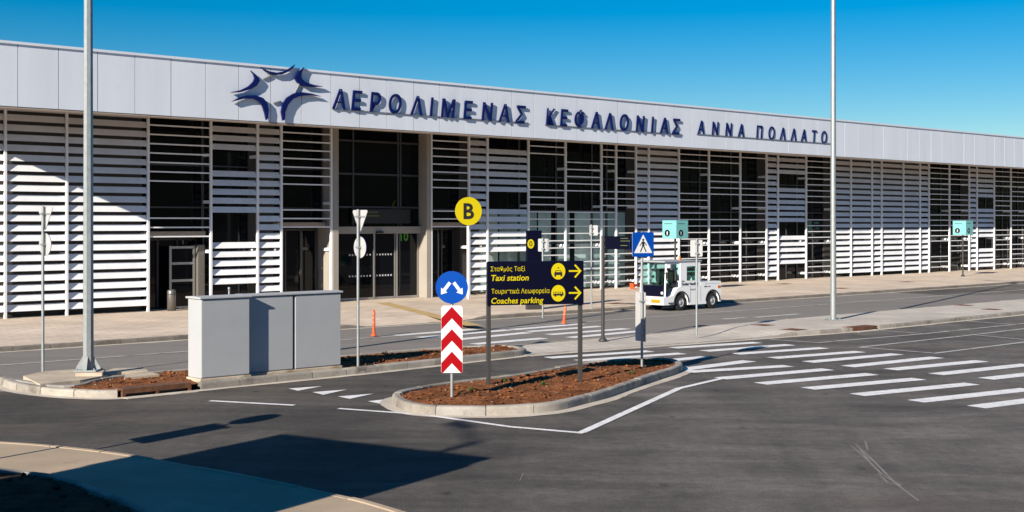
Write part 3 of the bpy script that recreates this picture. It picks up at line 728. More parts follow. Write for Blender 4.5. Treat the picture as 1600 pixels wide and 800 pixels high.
ARCS = [[(270,130),(320,170),(350,205),(362,228),(330,280),(270,315),(170,345),(75,350),(75,345),(170,325),(250,285),(295,240),(310,205),(297,165)],
 [(372,95),(420,140),(500,172),(580,170),(640,142),(690,105),(715,68),(670,100),(600,138),(530,150),(460,138),(410,118)],
 [(808,95),(745,140),(710,205),(735,250),(790,282),(880,294),(998,290),(900,272),(820,248),(782,213),(772,180),(785,130)],
 [(975,388),(880,360),(780,345),(700,357),(630,400),(588,465),(575,540),(590,630),(610,620),(615,545),(645,468),(695,412),(765,384),(860,376)],
 [(80,440),(150,400),(230,378),(320,377),(390,402),(435,450),(450,520),(440,610),(425,625),(412,560),(390,490),(355,438),(300,410),(200,412)]]
em = bld
for i, pts in enumerate(ARCS):
    q = []
    for (x,y) in pts: q.append(FS(350+x/6.4, 90+y/6.4, OV+.13))
    # round the outline a little
    mb = MB(); mb.prism(q, lambda a,b,dd: (a, dd, b), -OV-.13, -OV-.05); bp(mb, "emblem_arc", M['blue_letter'])
mb = MB()
for a,b in (((395,218),(475,182)),((752,270),(718,350)),((495,458),(575,434))):
    p0 = FS(350+a[0]/6.4, 90+a[1]/6.4, OV+.05); p1 = FS(350+b[0]/6.4, 90+b[1]/6.4, OV+.1)
    mb = MB(); mb.tube((p0[0],-OV-.04,p0[1]), (p1[0],-OV-.04,p1[1]), .03, n=8); bp(mb, "emblem_bracket", M['alu'])

# ------------------------------------------------------------------ street lamps
def street_lamp(label, p, r0, r1, H, head_dir, gusset):
    t = thing("street_lamp", label, "street lamp", p, 0, "tall galvanised street lamps")
    mb = MB(); mb.tube((0,0,.03), (0,0,H), r0, r1, 8 if gusset else 12, smooth=not gusset); mb.build("pole", M['steel'], t)
    mb = MB(); mb.cbox(-.24,.24,-.24,.24,0,.03,.006)
    for k in range(4):
        a = k*math.pi/2+R(45); c, s_ = math.cos(a), math.sin(a)
        mb.tube((c*.26,s_*.26,.03),(c*.26,s_*.26,.07),.018,n=6)
    mb.build("base_plate", M['steel'], t)
    if gusset:
        for k in range(4):
            a = k*math.pi/2+R(8); c, s_ = math.cos(a), math.sin(a); g = MB()
            q = [(r0*.9,.03),(.25,.03),(.25,.07),(r0*.9,.32)]
            g.prism(q, lambda x,z,dd: (x*c-dd*s_, x*s_+dd*c, z), -.012, .012); g.build("gusset", M['steel'], t)
    mb = MB(); dx, dy = head_dir
    mb.tube((0,0,H-.1),(dx*1.2,dy*1.2,H+.15),.035,n=8); mb.build("arm", M['steel'], t)
    mb = MB(); e = Vector((dx,dy,0)); f = Vector((-dy,dx,0))
    def fn(a,b,dd): q = e*a+f*b; return (q.x,q.y,H+.15+dd)
    mb.prism([(1.1,-.08),(1.8,-.14),(1.9,0),(1.8,.14),(1.1,.08)], fn, -.06, .06); lh = mb.build("lamp_head", M['alu'], t)
    return t
lp = G(138,579,.26); street_lamp("thick galvanised lamp pole with gusset plates on a concrete base in the left planter", lp, .115, .085, 11.5, (U.x*.3-N.x*.9, U.y*.3-N.y*.9), True)
rp = G(1302,500,.125); street_lamp("slimmer galvanised lamp pole standing on the paved island right of the lettering", rp, .10, .07, 14, (-N.x,-N.y), False)
bpole = G(845,664) - Vector((math.cos(SUN_AZ), math.sin(SUN_AZ), 0))*(11.5/math.tan(SUN_EL))
street_lamp("galvanised lamp pole behind the viewpoint whose shadow crosses the near lane", bpole, .115, .085, 10.7, (U.x*.3-N.x*.9, U.y*.3-N.y*.9), True)
# concrete footing around the left lamp
mb = MB(); fo = G(50,583,.14); 
def gpoly(pts, z0, z1, name, m):
    q = [G(x,y,z1) for x,y in pts]; b = MB(); b.prism([(p.x,p.y) for p in q], lambda a,c,dd: (a,c,dd), z1, z0)
    o = b.build(name, m, bevel=.015); return o
struct(gpoly([(36,587),(62,600),(125,594),(168,586),(160,577),(115,577),(70,580)], 0, .19, "concrete_footing", M['slab']))
struct(gpoly([(118,583),(160,582.5),(164,577),(126,575)], .1, .258, "concrete_footing", M['slab']))
struct(gpoly([(150,586),(190,581),(232,579),(222,574),(178,575)], 0, .17, "concrete_footing", M['slab']))
o = gpoly([(194,590),(250,585),(236,581),(196,584)], 0, .20, "utility_cover", M['slab']); tag(o, "flat concrete utility cover lying in the left planter soil", "utility cover")
# kerb gullies
def gully(a, b, label, wd=.38, h=.16):
    t = (b-a).normalized(); g = thing("drain_gully", label, "storm drain", a, math.atan2(t.y,t.x), "rusty kerb drain inlets"); L = (b-a).length
    mb = MB(); mb.box(0,L,0.0,wd,h-.02,h+.01); mb.box(0,L,-.012,.008,h-.085,h-.0); mb.build("top_plate", M['rust'], g)
    mb = MB(); mb.box(0,L,.07,.09,-.05,h-.036); mb.build("opening", M['black'], g)
    mb = MB(); mb.box(.0,.06,-.01,.069,-.03,h-.04); mb.box(L-.06,L,-.01,.069,-.03,h-.04); mb.box(L*.5-.03,L*.5+.03,-.01,.069,-.03,h-.04); mb.build("cheek", M['rust'], g)
    mb = MB(); mb.box(-.02,L+.02,-.25,.0,.004,.016); mb.build("sill", M['gutter'], g)
t_ = (gul1-gul0).normalized(); gully(gul0+t_*.02, gul1-t_*.02, "rusty kerb drain inlet in front of the left planter")
gully(ST(g2a,tnear(g2a)), ST(g2b,tnear(g2b)), "rusty kerb drain inlet in the edge of the paved island", h=.125)
MH = [((1240,515),.62,"rusty square cover on the paved island left of the right lamp pole"),((1506,477),.6,"rusty cover on the paved island, farther one toward the right edge"),((1549,483.5),.6,"rusty cover on the paved island, nearest to the right edge"),((1192,508),.55,"rusty cover on the paved island beside the plain pole sign")]
for (p,wd,lab) in MH:
    c = G(*p,.12); mb = MB(); s_,t__ = to_st(c)
    mb.box(-wd/2,wd/2,-wd/2,wd/2,-.02,.007); mb.box(-wd/2+.05,wd/2-.05,-wd/2+.05,wd/2-.05,.008,.013)
    o = mb.build("manhole_cover", M['rust'], loc=c+Vector((0,0,.0)), rz=ANG); tag(o, lab, "manhole cover", "rusty covers in the island paving")
for (p,lab) in (((1417,440.5),"faded iron cover on the terminal pavement near the far aqua cube sign"),((1313,450.5),"faded iron cover on the terminal pavement behind the right lamp pole"),((1225,443.5),"faded iron cover on the terminal pavement close to the louvres right of the tractor"),((962,474),"faded iron cover on the terminal pavement behind the dark pole")):
    c = G(*p,.12); mb = MB(); mb.box(-.4,.4,-.3,.3,-.02,.006); mb.box(-.35,.35,-.25,.25,.007,.011)
    o = mb.build("manhole_cover", M['rust'], loc=c, rz=ANG); tag(o, lab, "manhole cover", "iron covers in the terminal pavement")

# ------------------------------------------------------------------ cabinets
cf = G(314,596,.15); cs, ct = to_st(cf)
def cabinet(label, s, t, L, D, H, two, hinge):
    o = thing("electrical_cabinet", label, "electrical cabinet", ST(s,t,.0), ANG, "grey roadside electrical cabinets")
    mb = MB(); mb.box(-.03,L+.03,-.03,D+.03,-.0,.2); mb.build("plinth", M['slab'], o, bevel=.012)
    mb = MB(); mb.box(0,L,0,D,.203,H); b = mb.build("body", [M['cabinet']], o, bevel=.012)
    mb = MB(); mb.box(.012,L-.012,-.014,-.001,.225,H-.012); dr = mb.build("door", M['cabinet'], o, bevel=.004)
    mb = MB()
    q = [(-.03,H+.002),(D*.5,H+.06),(D+.03,H+.002),(D+.03,H-.045),(-.035,H-.045)]
    mb.prism([(-.045,H+.003),(-.045,H+.04),(D*.5,H+.055),(D+.04,H+.04),(D+.04,H+.003)], lambda a,b_,dd: (dd,a,b_), -.012 if hinge else -.035, L+.012 if hinge else L+.035); mb.build("cabinet_roof", M['cabinet'], o, bevel=.006)
    return o
cabinet("left grey electrical cabinet with pale side, standing slightly forward of its neighbours", cs, ct, 1.13, .55, 1.83, False, False)
cabinet("middle grey electrical cabinet with the shadow of its neighbour on its door", cs+1.165, ct-.17, 1.14, .45, 1.83, False, True)
cabinet("right grey electrical cabinet beside the back of a give way sign", cs+2.355, ct-.17, 1.20, .45, 1.83, False, False)
mb = MB(); o = thing("vent_pipe", "short thin grey pipe sticking up behind the electrical cabinets", "pipe", ST(cs+1.0, ct-.62, .1)); mb.tube((0,0,0),(0,0,1.9),.02,n=8); mb.lathe([(.0,1.93),(.028,1.92),(.028,1.86),(.02,1.86)],8); mb.build("pipe", M['steel'], o)

# ------------------------------------------------------------------ signs
def plate_disc(mb, cx, cz, r, y, th=.012, n=40, mf=0, mbk=1):
    vs = [(cx+r*math.cos(2*math.pi*k/n), y, cz+r*math.sin(2*math.pi*k/n)) for k in range(n)]
    v2 = [(a,y+th,c) for a,_,c in vs]
    mb.add(vs, [tuple(range(n))], mf); mb.add(v2, [tuple(range(n-1,-1,-1))], mbk); mb.add(vs+v2, [(k,(k+1)%n,n+(k+1)%n,n+k) for k in range(n)], mbk)
def plate_poly(mb, poly, y, th=.012, mf=0, mbk=1):
    n = len(poly); vs = [(a,y,c) for a,c in poly]; v2 = [(a,y+th,c) for a,c in poly]
    mb.add(vs, [tuple(range(n))], mf); mb.add(v2, [tuple(range(n-1,-1,-1))], mbk); mb.add(vs+v2, [(k,(k+1)%n,n+(k+1)%n,n+k) for k in range(n)], mbk)
def rrect(x0,x1,z0,z1,r,n=5):
    q = []
    for cx,cz,a0 in ((x1-r,z1-r,0),(x0+r,z1-r,90),(x0+r,z0+r,180),(x1-r,z0+r,270)):
        for k in range(n+1): a = R(a0+90*k/n); q.append((cx+r*math.cos(a), cz+r*math.sin(a)))
    return q
def clamps(mb, zs, y=.0):
    for z in zs: mb.box(-.05,.05,-.045+y,.045+y,z-.02,z+.02)
def arrow(mb, p0, p1, wd, hw, hl, y, mi):
    a, b = Vector((p0[0],p0[1])), Vector((p1[0],p1[1])); t = (b-a).normalized(); q = Vector((-t.y,t.x)); e = b-t*hl
    pts = [a-q*wd/2, e-q*wd/2, e-q*hw/2, b, e+q*hw/2, e+q*wd/2, a+q*wd/2]
    mb.add([(p.x,y,p.y) for p in pts], [(0,1,5,6)], mi); mb.add([(p.x,y,p.y) for p in pts], [(2,3,4)], mi)
def thick_arrow_blue(mb, p0, p1, wd, hw, hl, y, mi): arrow(mb,p0,p1,wd,hw,hl,y,mi)
def chevron_panel(mb, x0, x1, z0, z1, y, n=3):
    W = x1-x0; mid = (x0+x1)/2; p = (z1-z0)/n; b = p*.52; rise = W*.53
    import itertools
    def clipz(z): return max(z0+.004, min(z1-.004, z))
    for k in range(-1, n+1):
        za = z0+k*p-.03
        # each half is a slanted band clipped to the panel
        for sx0, sx1, h0, h1 in ((x0+.004, mid, 0, rise), (mid, x1-.004, rise, 0)):
            m = 24; vs = []; fs = []
            for i in range(m+1):
                f = i/m; x = sx0+(sx1-sx0)*f; h = h0+(h1-h0)*f
                vs += [(x,y,clipz(za+h)), (x,y,clipz(za+h+b))]
            for i in range(m):
                if abs(vs[2*i+1][2]-vs[2*i][2]) > 1e-4 or abs(vs[2*i+3][2]-vs[2*i+2][2]) > 1e-4: fs.append((2*i,2*i+2,2*i+3,2*i+1))
            if fs: mb.add(vs, fs, 0)
# keep-either-side sign with chevron panel
def keep_sign(label, p, rz, zdisc, rdisc, zc0, zc1, cw, group):
    o = thing("traffic_sign", label, "road sign", p, rz, group)
    mb = MB(); mb.tube((0,.04,-.1),(0,.04,zdisc+rdisc*.9),.03,n=12); mb.build("post", M['steel'], o)
    mb = MB(); plate_poly(mb, rrect(-cw/2,cw/2,zc0,zc1,.02), -.012); pn = mb.build("chevron_panel", [M['swhite'],M['sign_back']], o)
    mb = MB(); chevron_panel(mb,-cw/2,cw/2,zc0,zc1,-.015); mb.build("red_chevrons", M['sred'], pn)
    mb = MB(); plate_disc(mb,0,zdisc,rdisc,-.012); dc = mb.build("sign_disc", [M['sblue'],M['sign_back']], o)
    mb = MB(); k = rdisc/.3
    for sg in (-1,1): arrow(mb,(sg*.035*k,zdisc+.09*k),(sg*.20*k,zdisc-.13*k),.06*k,.145*k,.10*k,-.0145,0)
    mb.build("white_arrows", M['swhite'], dc)
    mb = MB(); clamps(mb,(zdisc,zc0+.2,zc1-.2),.04); mb.build("clamp", M['steel'], o)
    return o
kp = G(706,622,.16); zp = lambda py, Y=kp.y: CAM_Z-(py-HY)*Y/FPX
keep_sign("round blue sign with two white arrows above a red and white chevron panel", (kp.x,kp.y,.16), R(2), zp(449)-.16, .30, zp(582.5)-.16, zp(477.5)-.16, .395, None)
# same kind of sign left of the picture; its shadow lies on the road
keep_sign("blue disc and chevron sign on the corner pavement left of the picture", (-7.77,16.74,.13), R(-50), 2.6, .27, 1.45, 2.27, .55, None)
# taxi and coaches board
bl = G(760,602,.17); br_ = G(911,596,.17); wv = br_-bl; bw = 2.0; brz = R(15)
bc = (bl+br_)/2; zB = lambda py: CAM_Z-(py-HY)*25.55/FPX-.15
o = thing("direction_board", "wide navy board with yellow text Taxi station and Coaches parking on two dark posts", "direction sign", (bc.x,bc.y,.15), brz)
hw = 1.985/2*1.012; z0, z1 = zB(476.8), zB(408.3)
for sx_ in (-1,1):
    mb = MB(); mb.box(sx_*(hw-.045)-.04, sx_*(hw-.045)+.04, .0, .08, -.15, z1-.02); mb.build("post", M['dark_post'], o, bevel=.006)
mb = MB(); mb.box(-hw,hw,-.06,-.003,z0,z1); pan = mb.build("panel", M['navy'], o, bevel=.005)
Wb = 2*hw; Hb = z1-z0
def bx(px): return -hw+(px-82)/(1555-82)*Wb       # positions measured on the 1600-wide crop of the board
def bz(py): return z1-(py-80)/(718-80)*Hb
y = -.064; mb = MB()
for body_, xa_, zb2, xb_, cap_, sh_, of_ in (("Σταθμός Ταξί",128,222,650,.088,0,0.0),("Taxi station",138,360,705,.112,.18,.016),("Τουριστικά Λεωφορεία",140,548,1025,.09,0,0.0),("Coaches parking",138,692,930,.112,.18,.016)):
    mb = MB(); text_flat(mb,body_,bx(xa_),bz(zb2),y,cap_,shear=sh_,offset=of_,width=bx(xb_)-bx(xa_)); mb.build("text_line", M['yellow'], pan)
for cy in (232,555):
    mb = MB(); n = 40; vs = [(bx(1158)+.148*math.cos(2*math.pi*k/n), y, bz(cy)+.166*math.sin(2*math.pi*k/n)) for k in range(n)]; mb.add(vs,[tuple(range(n))])
    ic = mb.build("round_icon", M['yellow'], pan); cx, cz_ = bx(1158), bz(cy); mb = MB(); yy = y-.002
    if cy == 232:     # front of a taxi
        mb.add([(cx+a,yy,cz_+b) for a,b in ((-.05,.02),(.05,.02),(.075,-.02),(.085,-.035),(.085,-.075),(-.085,-.075),(-.085,-.035),(-.075,-.02))],[tuple(range(8))])
        mb.add([(cx+a,yy,cz_+b) for a,b in ((-.018,.058),(.018,.058),(.018,.078),(-.018,.078))],[(0,1,2,3)])
        for sg in (-1,1): mb.add([(cx+sg*.063+a,yy,cz_+b) for a,b in ((-.018,-.105),(.018,-.105),(.018,-.076),(-.018,-.076))],[(0,1,2,3)])
        mb.add([(cx+a,yy-.001,cz_+b) for a,b in ((-.04,.008),(.04,.008),(.055,-.016),(-.055,-.016))],[(0,1,2,3)],1)
    else:             # side of a coach
        mb.add([(cx+a,yy,cz_+b) for a,b in ((-.105,.03),(.095,.03),(.11,-.01),(.11,-.045),(-.105,-.045))],[tuple(range(5))])
        for a0 in (-.095,-.058,-.021,.016,.053): mb.add([(cx+a0+a,yy-.001,cz_+b) for a,b in ((0,-.008),(.028,-.008),(.028,.02),(0,.02))],[(0,1,2,3)],1)
        for a0 in (-.06,.062): 
            mb.add([(cx+a0+.021*math.cos(k*R(30)),yy-.0005,cz_-.047+.021*math.sin(k*R(30))) for k in range(12)],[tuple(range(12))])
    mb.build("pictogram", [M['black'],M['yellow']], ic)
    # arrow
    mb = MB(); c = cy
    def bar(p,q,wd):
        a,b = Vector(p),Vector(q); t = (b-a).normalized(); nn = Vector((-t.y,t.x))*wd/2
        mb.add([((a-nn).x,y,(a-nn).y),((b-nn).x,y,(b-nn).y),((b+nn).x,y,(b+nn).y),((a+nn).x,y,(a+nn).y)],[(0,1,2,3)])
    tip = (bx(1505),bz(c-2)); bar((bx(1322),bz(c-2)),(tip[0]-.03,tip[1]),.034); bar((bx(1415),bz(c-92)),(tip[0]+.006,tip[1]-.012),.036); 
    y -= .0012; bar((bx(1415),bz(c+92)),(tip[0]+.006,tip[1]+.012),.036); y += .0012
    mb.build("arrow", M['yellow'], pan)
# pedestrian crossing sign
pp_ = G(1003,573,.17); zq = lambda py: CAM_Z-(py-HY)*pp_.y/FPX-.15
o = thing("traffic_sign", "square blue pedestrian crossing sign with white triangle on a grey post", "road sign", (pp_.x,pp_.y,.15), R(24))
mb = MB(); mb.tube((0,.0,-.1),(0,.0,zq(362)),.03,n=12); mb.build("post", M['steel'], o)
zc = (zq(363)+zq(401))/2; hs_ = .275
mb = MB(); plate_poly(mb, rrect(-hs_,hs_,zc-hs_,zc+hs_,.04), -.055); sq = mb.build("sign_plate", [M['sblue'],M['sign_back']], o)
mb = MB(); mb.add([(a,-.0575,zc+b) for a,b in ((-.235,-.19),(.235,-.19),(0,.225))],[(0,1,2)]); mb.build("white_triangle", M['swhite'], sq)
mb = MB(); yy = -.059
def fig(pts): mb.add([(a,yy,zc+b) for a,b in pts],[tuple(range(len(pts)))])
fig([(.028*math.cos(k*R(30))-.0,.105+.028*math.sin(k*R(30))) for k in range(12)])
fig([(-.03,.07),(.03,.07),(.03,-.04),(-.03,-.04)]); fig([(-.03,-.041),(.0,-.041),(-.055,-.165),(-.085,-.165)]); fig([(.001,-.041),(.03,-.041),(.09,-.165),(.06,-.165)])
fig([(-.031,.065),(-.031,.03),(-.085,-.04),(-.095,-.025)]); fig([(.031,.065),(.031,.03),(.085,-.035),(.095,-.02)])
mb.build("walker_pictogram", M['black'], sq)
mb = MB(); plate_disc(mb,.0,zc,.29,.045,mf=1,mbk=0); mb.build("rear_disc", [M['sblue'],M['navy']], o)
mb = MB(); c5,s5 = math.cos(R(-84)), math.sin(R(-84))
q = [(-.2,.2)]; zt_, zb_ = zq(457), zq(534)
def rot(x,y_,z): return (x*c5-y_*s5, x*s5+y_*c5, z)
vs = [rot(a,.05+b,z) for z in (zb_,zt_) for a,b in ((-.32,.0),(.06,.0),(.06,.015),(-.32,.015))]
mb.add(vs,[(0,3,2,1),(4,5,6,7),(0,1,5,4),(1,2,6,5),(2,3,7,6),(3,0,4,7)]); mb.build("lower_panel", M['sign_back'], o)
mb = MB(); clamps(mb,(zc-.12,zc+.12,zt_-.2,zb_+.2)); mb.build("clamp", M['steel'], o)
# give-way signs seen from behind
def giveway(label, p, zt, tri, zd, rd, rz):
    o = thing("traffic_sign", label, "road sign", p, rz, "backs of give way signs")
    mb = MB(); mb.tube((0,0,-.1),(0,0,zt+.02),.032,n=12); mb.build("post", M['steel'], o)
    mb = MB(); h = tri*.866; q = []
    for (cx,cz2,a0) in ((-tri/2+.05,zt-.035,90),(0,zt-h+.07,210),(tri/2-.05,zt-.035,330)):
        for k in range(5): a = R(a0+120*k/4); q.append((cx+.04*math.cos(a), cz2+.04*math.sin(a)))
    plate_poly(mb,q,.05,.012,1,0); mb.build("triangle_plate", [M['swhite'],M['sign_back']], o)
    mb = MB(); plate_disc(mb,0,zd,rd,.05,mf=1,mbk=0); mb.build("round_plate", [M['sblue'],M['sign_back']], o)
    mb = MB(); mb.box(-.2,.2,.034,.049,zt-.16,zt-.13); clamps(mb,(zt-.145,zd)); mb.build("clamp", M['steel'], o)
gp = G(559.5,571,.15); zg = lambda py: CAM_Z-(py-HY)*gp.y/FPX-.15
giveway("back of a triangular sign over a round plate, right of the grey cabinets", (gp.x,gp.y,.15), zg(328.5), .60, zg(386.5), .245, R(-49))
gp2 = G(67,583,.15); zg2 = lambda py: CAM_Z-(py-HY)*gp2.y/FPX-.15
giveway("back of a triangular sign over a round plate, beside the thick lamp pole", (gp2.x,gp2.y,.15), zg2(323.5), .60, zg2(382), .245, R(-40))
# bare sign backs on thin white poles
def sign_back(label, px, py, zg_, top, bot, wpx, offx, rz=0.0, pole=M['steel']):
    p = G(px,py,zg_); Z = lambda y_: CAM_Z-(y_-HY)*p.y/FPX-zg_
    o = thing("traffic_sign", label, "road sign", p, rz, "grey sign backs on thin poles")
    mb = MB(); mb.tube((0,0,0),(0,0,Z(top)+.03),.03,n=10); mb.build("post", pole, o)
    wd = wpx*p.y/FPX; mb = MB(); plate_poly(mb, rrect(-wd/2+offx,wd/2+offx,Z(bot),Z(top),.03), .045, .012, 0, 0); mb.build("plate", M['sign_back'], o)
    mb = MB(); clamps(mb,(Z(top)-.1,Z(bot)+.1)); mb.build("clamp", M['steel'], o)
sign_back("back of a plain grey plate on a thin white pole in front of the tractor", 1088.5,523,.12, 375,401, 19, 0)
sign_back("back of a small grey plate on a white pole beside the navy totem", 848,497,.12, 373,393, 17, .03)
sign_back("back of a small plate on a grey pole between totem and dark pole", 924,482,.12, 352,368, 13, .09, pole=M['steel'])
# dark pole with a navy arm sign
dp = G(942,533,.03); Z = lambda y_: CAM_Z-(y_-HY)*dp.y/FPX-.03
o = thing("direction_sign", "dark pole with a navy side panel carrying faint yellow and teal lines", "direction sign", dp, R(5))
mb = MB(); mb.tube((0,0,.02),(0,0,Z(368)),.05,n=12); mb.lathe([(.0,.0),(.13,.0),(.13,.03),(.06,.10),(.05,.12)],16); mb.build("post", M['dark_post'], o)
mb = MB(); mb.box(.06,1.02,-.03,.03,Z(389.5),Z(369)); pn = mb.build("panel", M['navy'], o, bevel=.004)
mb = MB()
for py_,wd in ((372,.22),(376,.28),(383,.2)): mb.box(.50,.50+wd,-.034,-.031,Z(py_+1.2),Z(py_))
mb.build("text_line", M['green_text'], pn)
# yellow B sign
bs_, _ = FS(732.0, HY, 2.0); bpos = ST(bs_,2.0,.12); ZB_ = lambda y_: CAM_Z-(y_-HY)*bpos.y/FPX-.12
o = thing("letter_sign", "round yellow sign with a black letter B on a white pole by the entrance", "sign", bpos, R(24))
mb = MB(); mb.tube((0,.06,0),(0,.06,ZB_(330)),.05,n=12); mb.build("post", M['white_alu'], o)
rB = 22*bpos.y/FPX
mb = MB(); plate_disc(mb,0,ZB_(330),rB,-.03,.06,48,0,0); dc = mb.build("sign_disc", M['yellow'], o)
mb = MB(); text_flat(mb,"B",0,ZB_(341.5),-.035,23*bpos.y/FPX,offset=.03,align='c'); mb.build("letter", M['black'], dc)
# navy totem
tp = G(834,483.5,.12); ZT_ = lambda y_: CAM_Z-(y_-HY)*tp.y/FPX-.12
o = thing("information_totem", "tall navy totem with a small yellow disc behind the taxi board", "totem", tp, R(20))
mb = MB(); mb.box(-.30,.30,-.1,.1,0,.22); mb.build("plinth", M['dark_post'], o)
mb = MB(); mb.box(-.29,.29,-.09,.09,.221,ZT_(360)); tb = mb.build("panel", M['navy'], o, bevel=.01)
mb = MB(); n = 32; r_ = 6.6*tp.y/FPX; mb.add([(-.155+r_*math.cos(2*math.pi*k/n)*.85,-.0925,ZT_(381)+r_*1.1*math.sin(2*math.pi*k/n)) for k in range(n)],[tuple(range(n))]); dd_ = mb.build("yellow_disc", M['yellow'], tb)
mb = MB(); text_flat(mb,"0",-.155,ZT_(384.6),-.095,.19,offset=.01,align='c'); mb.build("numeral", M['black'], dd_)
# aqua cube signs
def cube_sign(label, pos, size, zc):
    o = thing("cube_sign", label, "sign", pos, ANG, "aqua cube signs on the pavement")
    mb = MB(); mb.tube((0,0,.02),(0,0,zc-size/2),.045,n=12); mb.lathe([(0,0),(.14,0),(.14,.03),(.07,.1),(.045,.14)],16); mb.build("post", M['dark_post'], o)
    h = size/2; mb = MB(); mb.box(-h,h,-h,h,zc-h,zc+h); cb = mb.build("cube", M['teal'], o, bevel=.01)
    for face in (0,1):
        mb = MB(); n = 28; r_ = size*.19
        def P(a,b,e): return (a,-h-e,zc+b) if face == 0 else (-h-e,-a,zc+b)
        a0 = -.10*size if face == 0 else -.14*size
        mb.add([P(a0+r_*math.cos(2*math.pi*k/n), -.2*size+r_*math.sin(2*math.pi*k/n), .002) for k in range(n)],[tuple(range(n))])
        dc = mb.build("round_icon", M['navy'], cb)
        mb = MB(); 
        for q in ([(-.02,.06),(.02,.06),(.02,.10),(-.02,.10)],[(-.045,.05),(.045,.05),(.03,-.03),(-.03,-.03)],[(-.03,-.031),(-.005,-.031),(-.02,-.11),(-.04,-.11)],[(.005,-.031),(.03,-.031),(.04,-.11),(.02,-.11)]):
            mb.add([P(a0+a*size*1.1,-.2*size+b*size*1.1,.004) for a,b in q],[(0,1,2,3)])
        mb.build("pictogram", M['swhite'], dc)
        mb = MB(); mb.add([P(a,b,.002) for a,b in ((-.36*size,.30*size),(.2*size,.30*size),(.2*size,.33*size),(-.36*size,.33*size))],[(0,1,2,3)]); mb.build("text_line", M['navy'], cb)
q1 = G(1055,456,.12); cube_sign("aqua cube sign on a dark pole behind the white tractor", q1, .86, CAM_Z+(348-358.5)*q1.y/FPX-.12)
q2 = G(1504.5,432,.12); cube_sign("aqua cube sign on a dark pole at the right end of the terminal pavement", q2, .86, CAM_Z+(348-356)*q2.y/FPX-.12)
# flexible bollards and cone
def bollard(label, px, py, top, zg_, lean=0):
    p = G(px,py,zg_); H = (py-top)*p.y/FPX
    o = thing("flexible_bollard", label, "bollard", p, 0, "orange flexible bollards"); o.rotation_euler = (0, lean, 0)
    mb = MB(); mb.lathe([(0,0),(.09,0),(.09,.02),(.07,.04),(.05,.07)],16); mb.build("base", M['orange'], o)
    mb = MB(); mb.lathe([(.05,.07),(.045,.2),(.04,H-.03),(.03,H),(0,H)],14); bd = mb.build("tube", M['orange'], o)
    for z in (H*.5,H*.68,H*.85):
        mb = MB(); mb.lathe([(.0475,z),(.0475,z+.045)],14); mb.build("reflective_band", M['band'], bd)
bollard("orange flexible bollard with pale bands on the pavement before the entrance", 584,525,484.5,.03)
bollard("leaning orange flexible bollard beside the right post of the taxi board", 881,505,478,.06, R(5))
p = G(987,452,.12); o = thing("traffic_cone", "small orange cone lying by the louvres behind the pedestrian sign", "cone", p, R(-20)); o.rotation_euler = (0, R(80), R(30)); o.location.z = .27
mb = MB(); mb.box(-.15,.15,-.15,.15,0,.03); mb.build("base", M['orange'], o)
mb = MB(); mb.lathe([(.11,.03),(.025,.5),(0,.5)],16); mb.build("cone_body", M['orange'], o)
# bin at the left doorway
bs2,_ = FS(268,HY,.25); o = thing("litter_bin", "metal litter bin beside the left terminal doorway", "bin", ST(bs2,.25,.12), ANG)
mb = MB(); mb.lathe([(0,0),(.16,0),(.16,.72),(.14,.77),(.1,.79),(.1,.75),(0,.75)],20); mb.build("bin_body", M['bin'], o)
mb = MB(); mb.lathe([(.165,.60),(.165,.64)],20); mb.build("band", M['frame'], o)

# ------------------------------------------------------------------ tow tractor
fw = G(1063,485.5); ts, tt = to_st(fw)
TW = 1.34; WB = 1.9
o = thing("tow_tractor", "white airport baggage tow tractor with open cab and amber beacon parked at the kerb", "tow tractor", ST(ts+WB/2, tt-TW/2+.05, .008), ANG+math.pi)
# local: +x forwards (towards the left of the photo), +y towards the camera
def arc(cx, r, n=12, z=.31): return [(cx+r*math.cos(math.pi-math.pi*k/n), z+r*math.sin(math.pi-math.pi*k/n)) for k in range(n+1)]
F, RR = .95, -.95
prof = [(-1.47,.26)] + [(RR-.40,.26)] + arc(RR,.40)[1:-1] + [(RR+.40,.20),(F-.40,.20)] + arc(F,.40)[1:-1] + [(F+.40,.24),(1.98,.24),(2.0,.30),(2.0,.52),(1.9,.56),(1.62,.55),(1.42,.60),(1.2,.86),(1.02,.92),(-.22,.92),(-.22,1.08),(-1.44,1.08),(-1.47,1.04)]
hwid = TW/2
mb = MB(); mb.prism(prof, lambda a,b,dd: (a,dd,b), -hwid, hwid); body = mb.build("body", M['white_paint'], o, bevel=.015)
mb = MB()
for cx in (F,RR): mb.box(cx-.40,cx+.40,-hwid+.28,hwid-.28,.2,.70)
mb.build("wheel_well", M['black'], body)
for cx in (F,RR):
    for sy_ in (-1,1):
        yy = sy_*(hwid-.12); wt = thing("x","x","x"); bpy.data.objects.remove(wt)
        mb = MB(); r = .315
        mb.lathe([(.17,-.105),(.26,-.115),(r-.02,-.10),(r,-.07),(r,.07),(r-.02,.10),(.26,.115),(.17,.105)],32,axis='y'); wh = mb.build("wheel", M['tyre'], o, loc=(cx,yy,r))
        mb = MB(); mb.lathe([(.18,.09*sy_),(.165,.105*sy_),(.15,.06*sy_),(.09,.05*sy_),(.08,.09*sy_),(.05,.10*sy_),(0,.10*sy_)],24,axis='y'); mb.build("rim", M['rim'], wh)
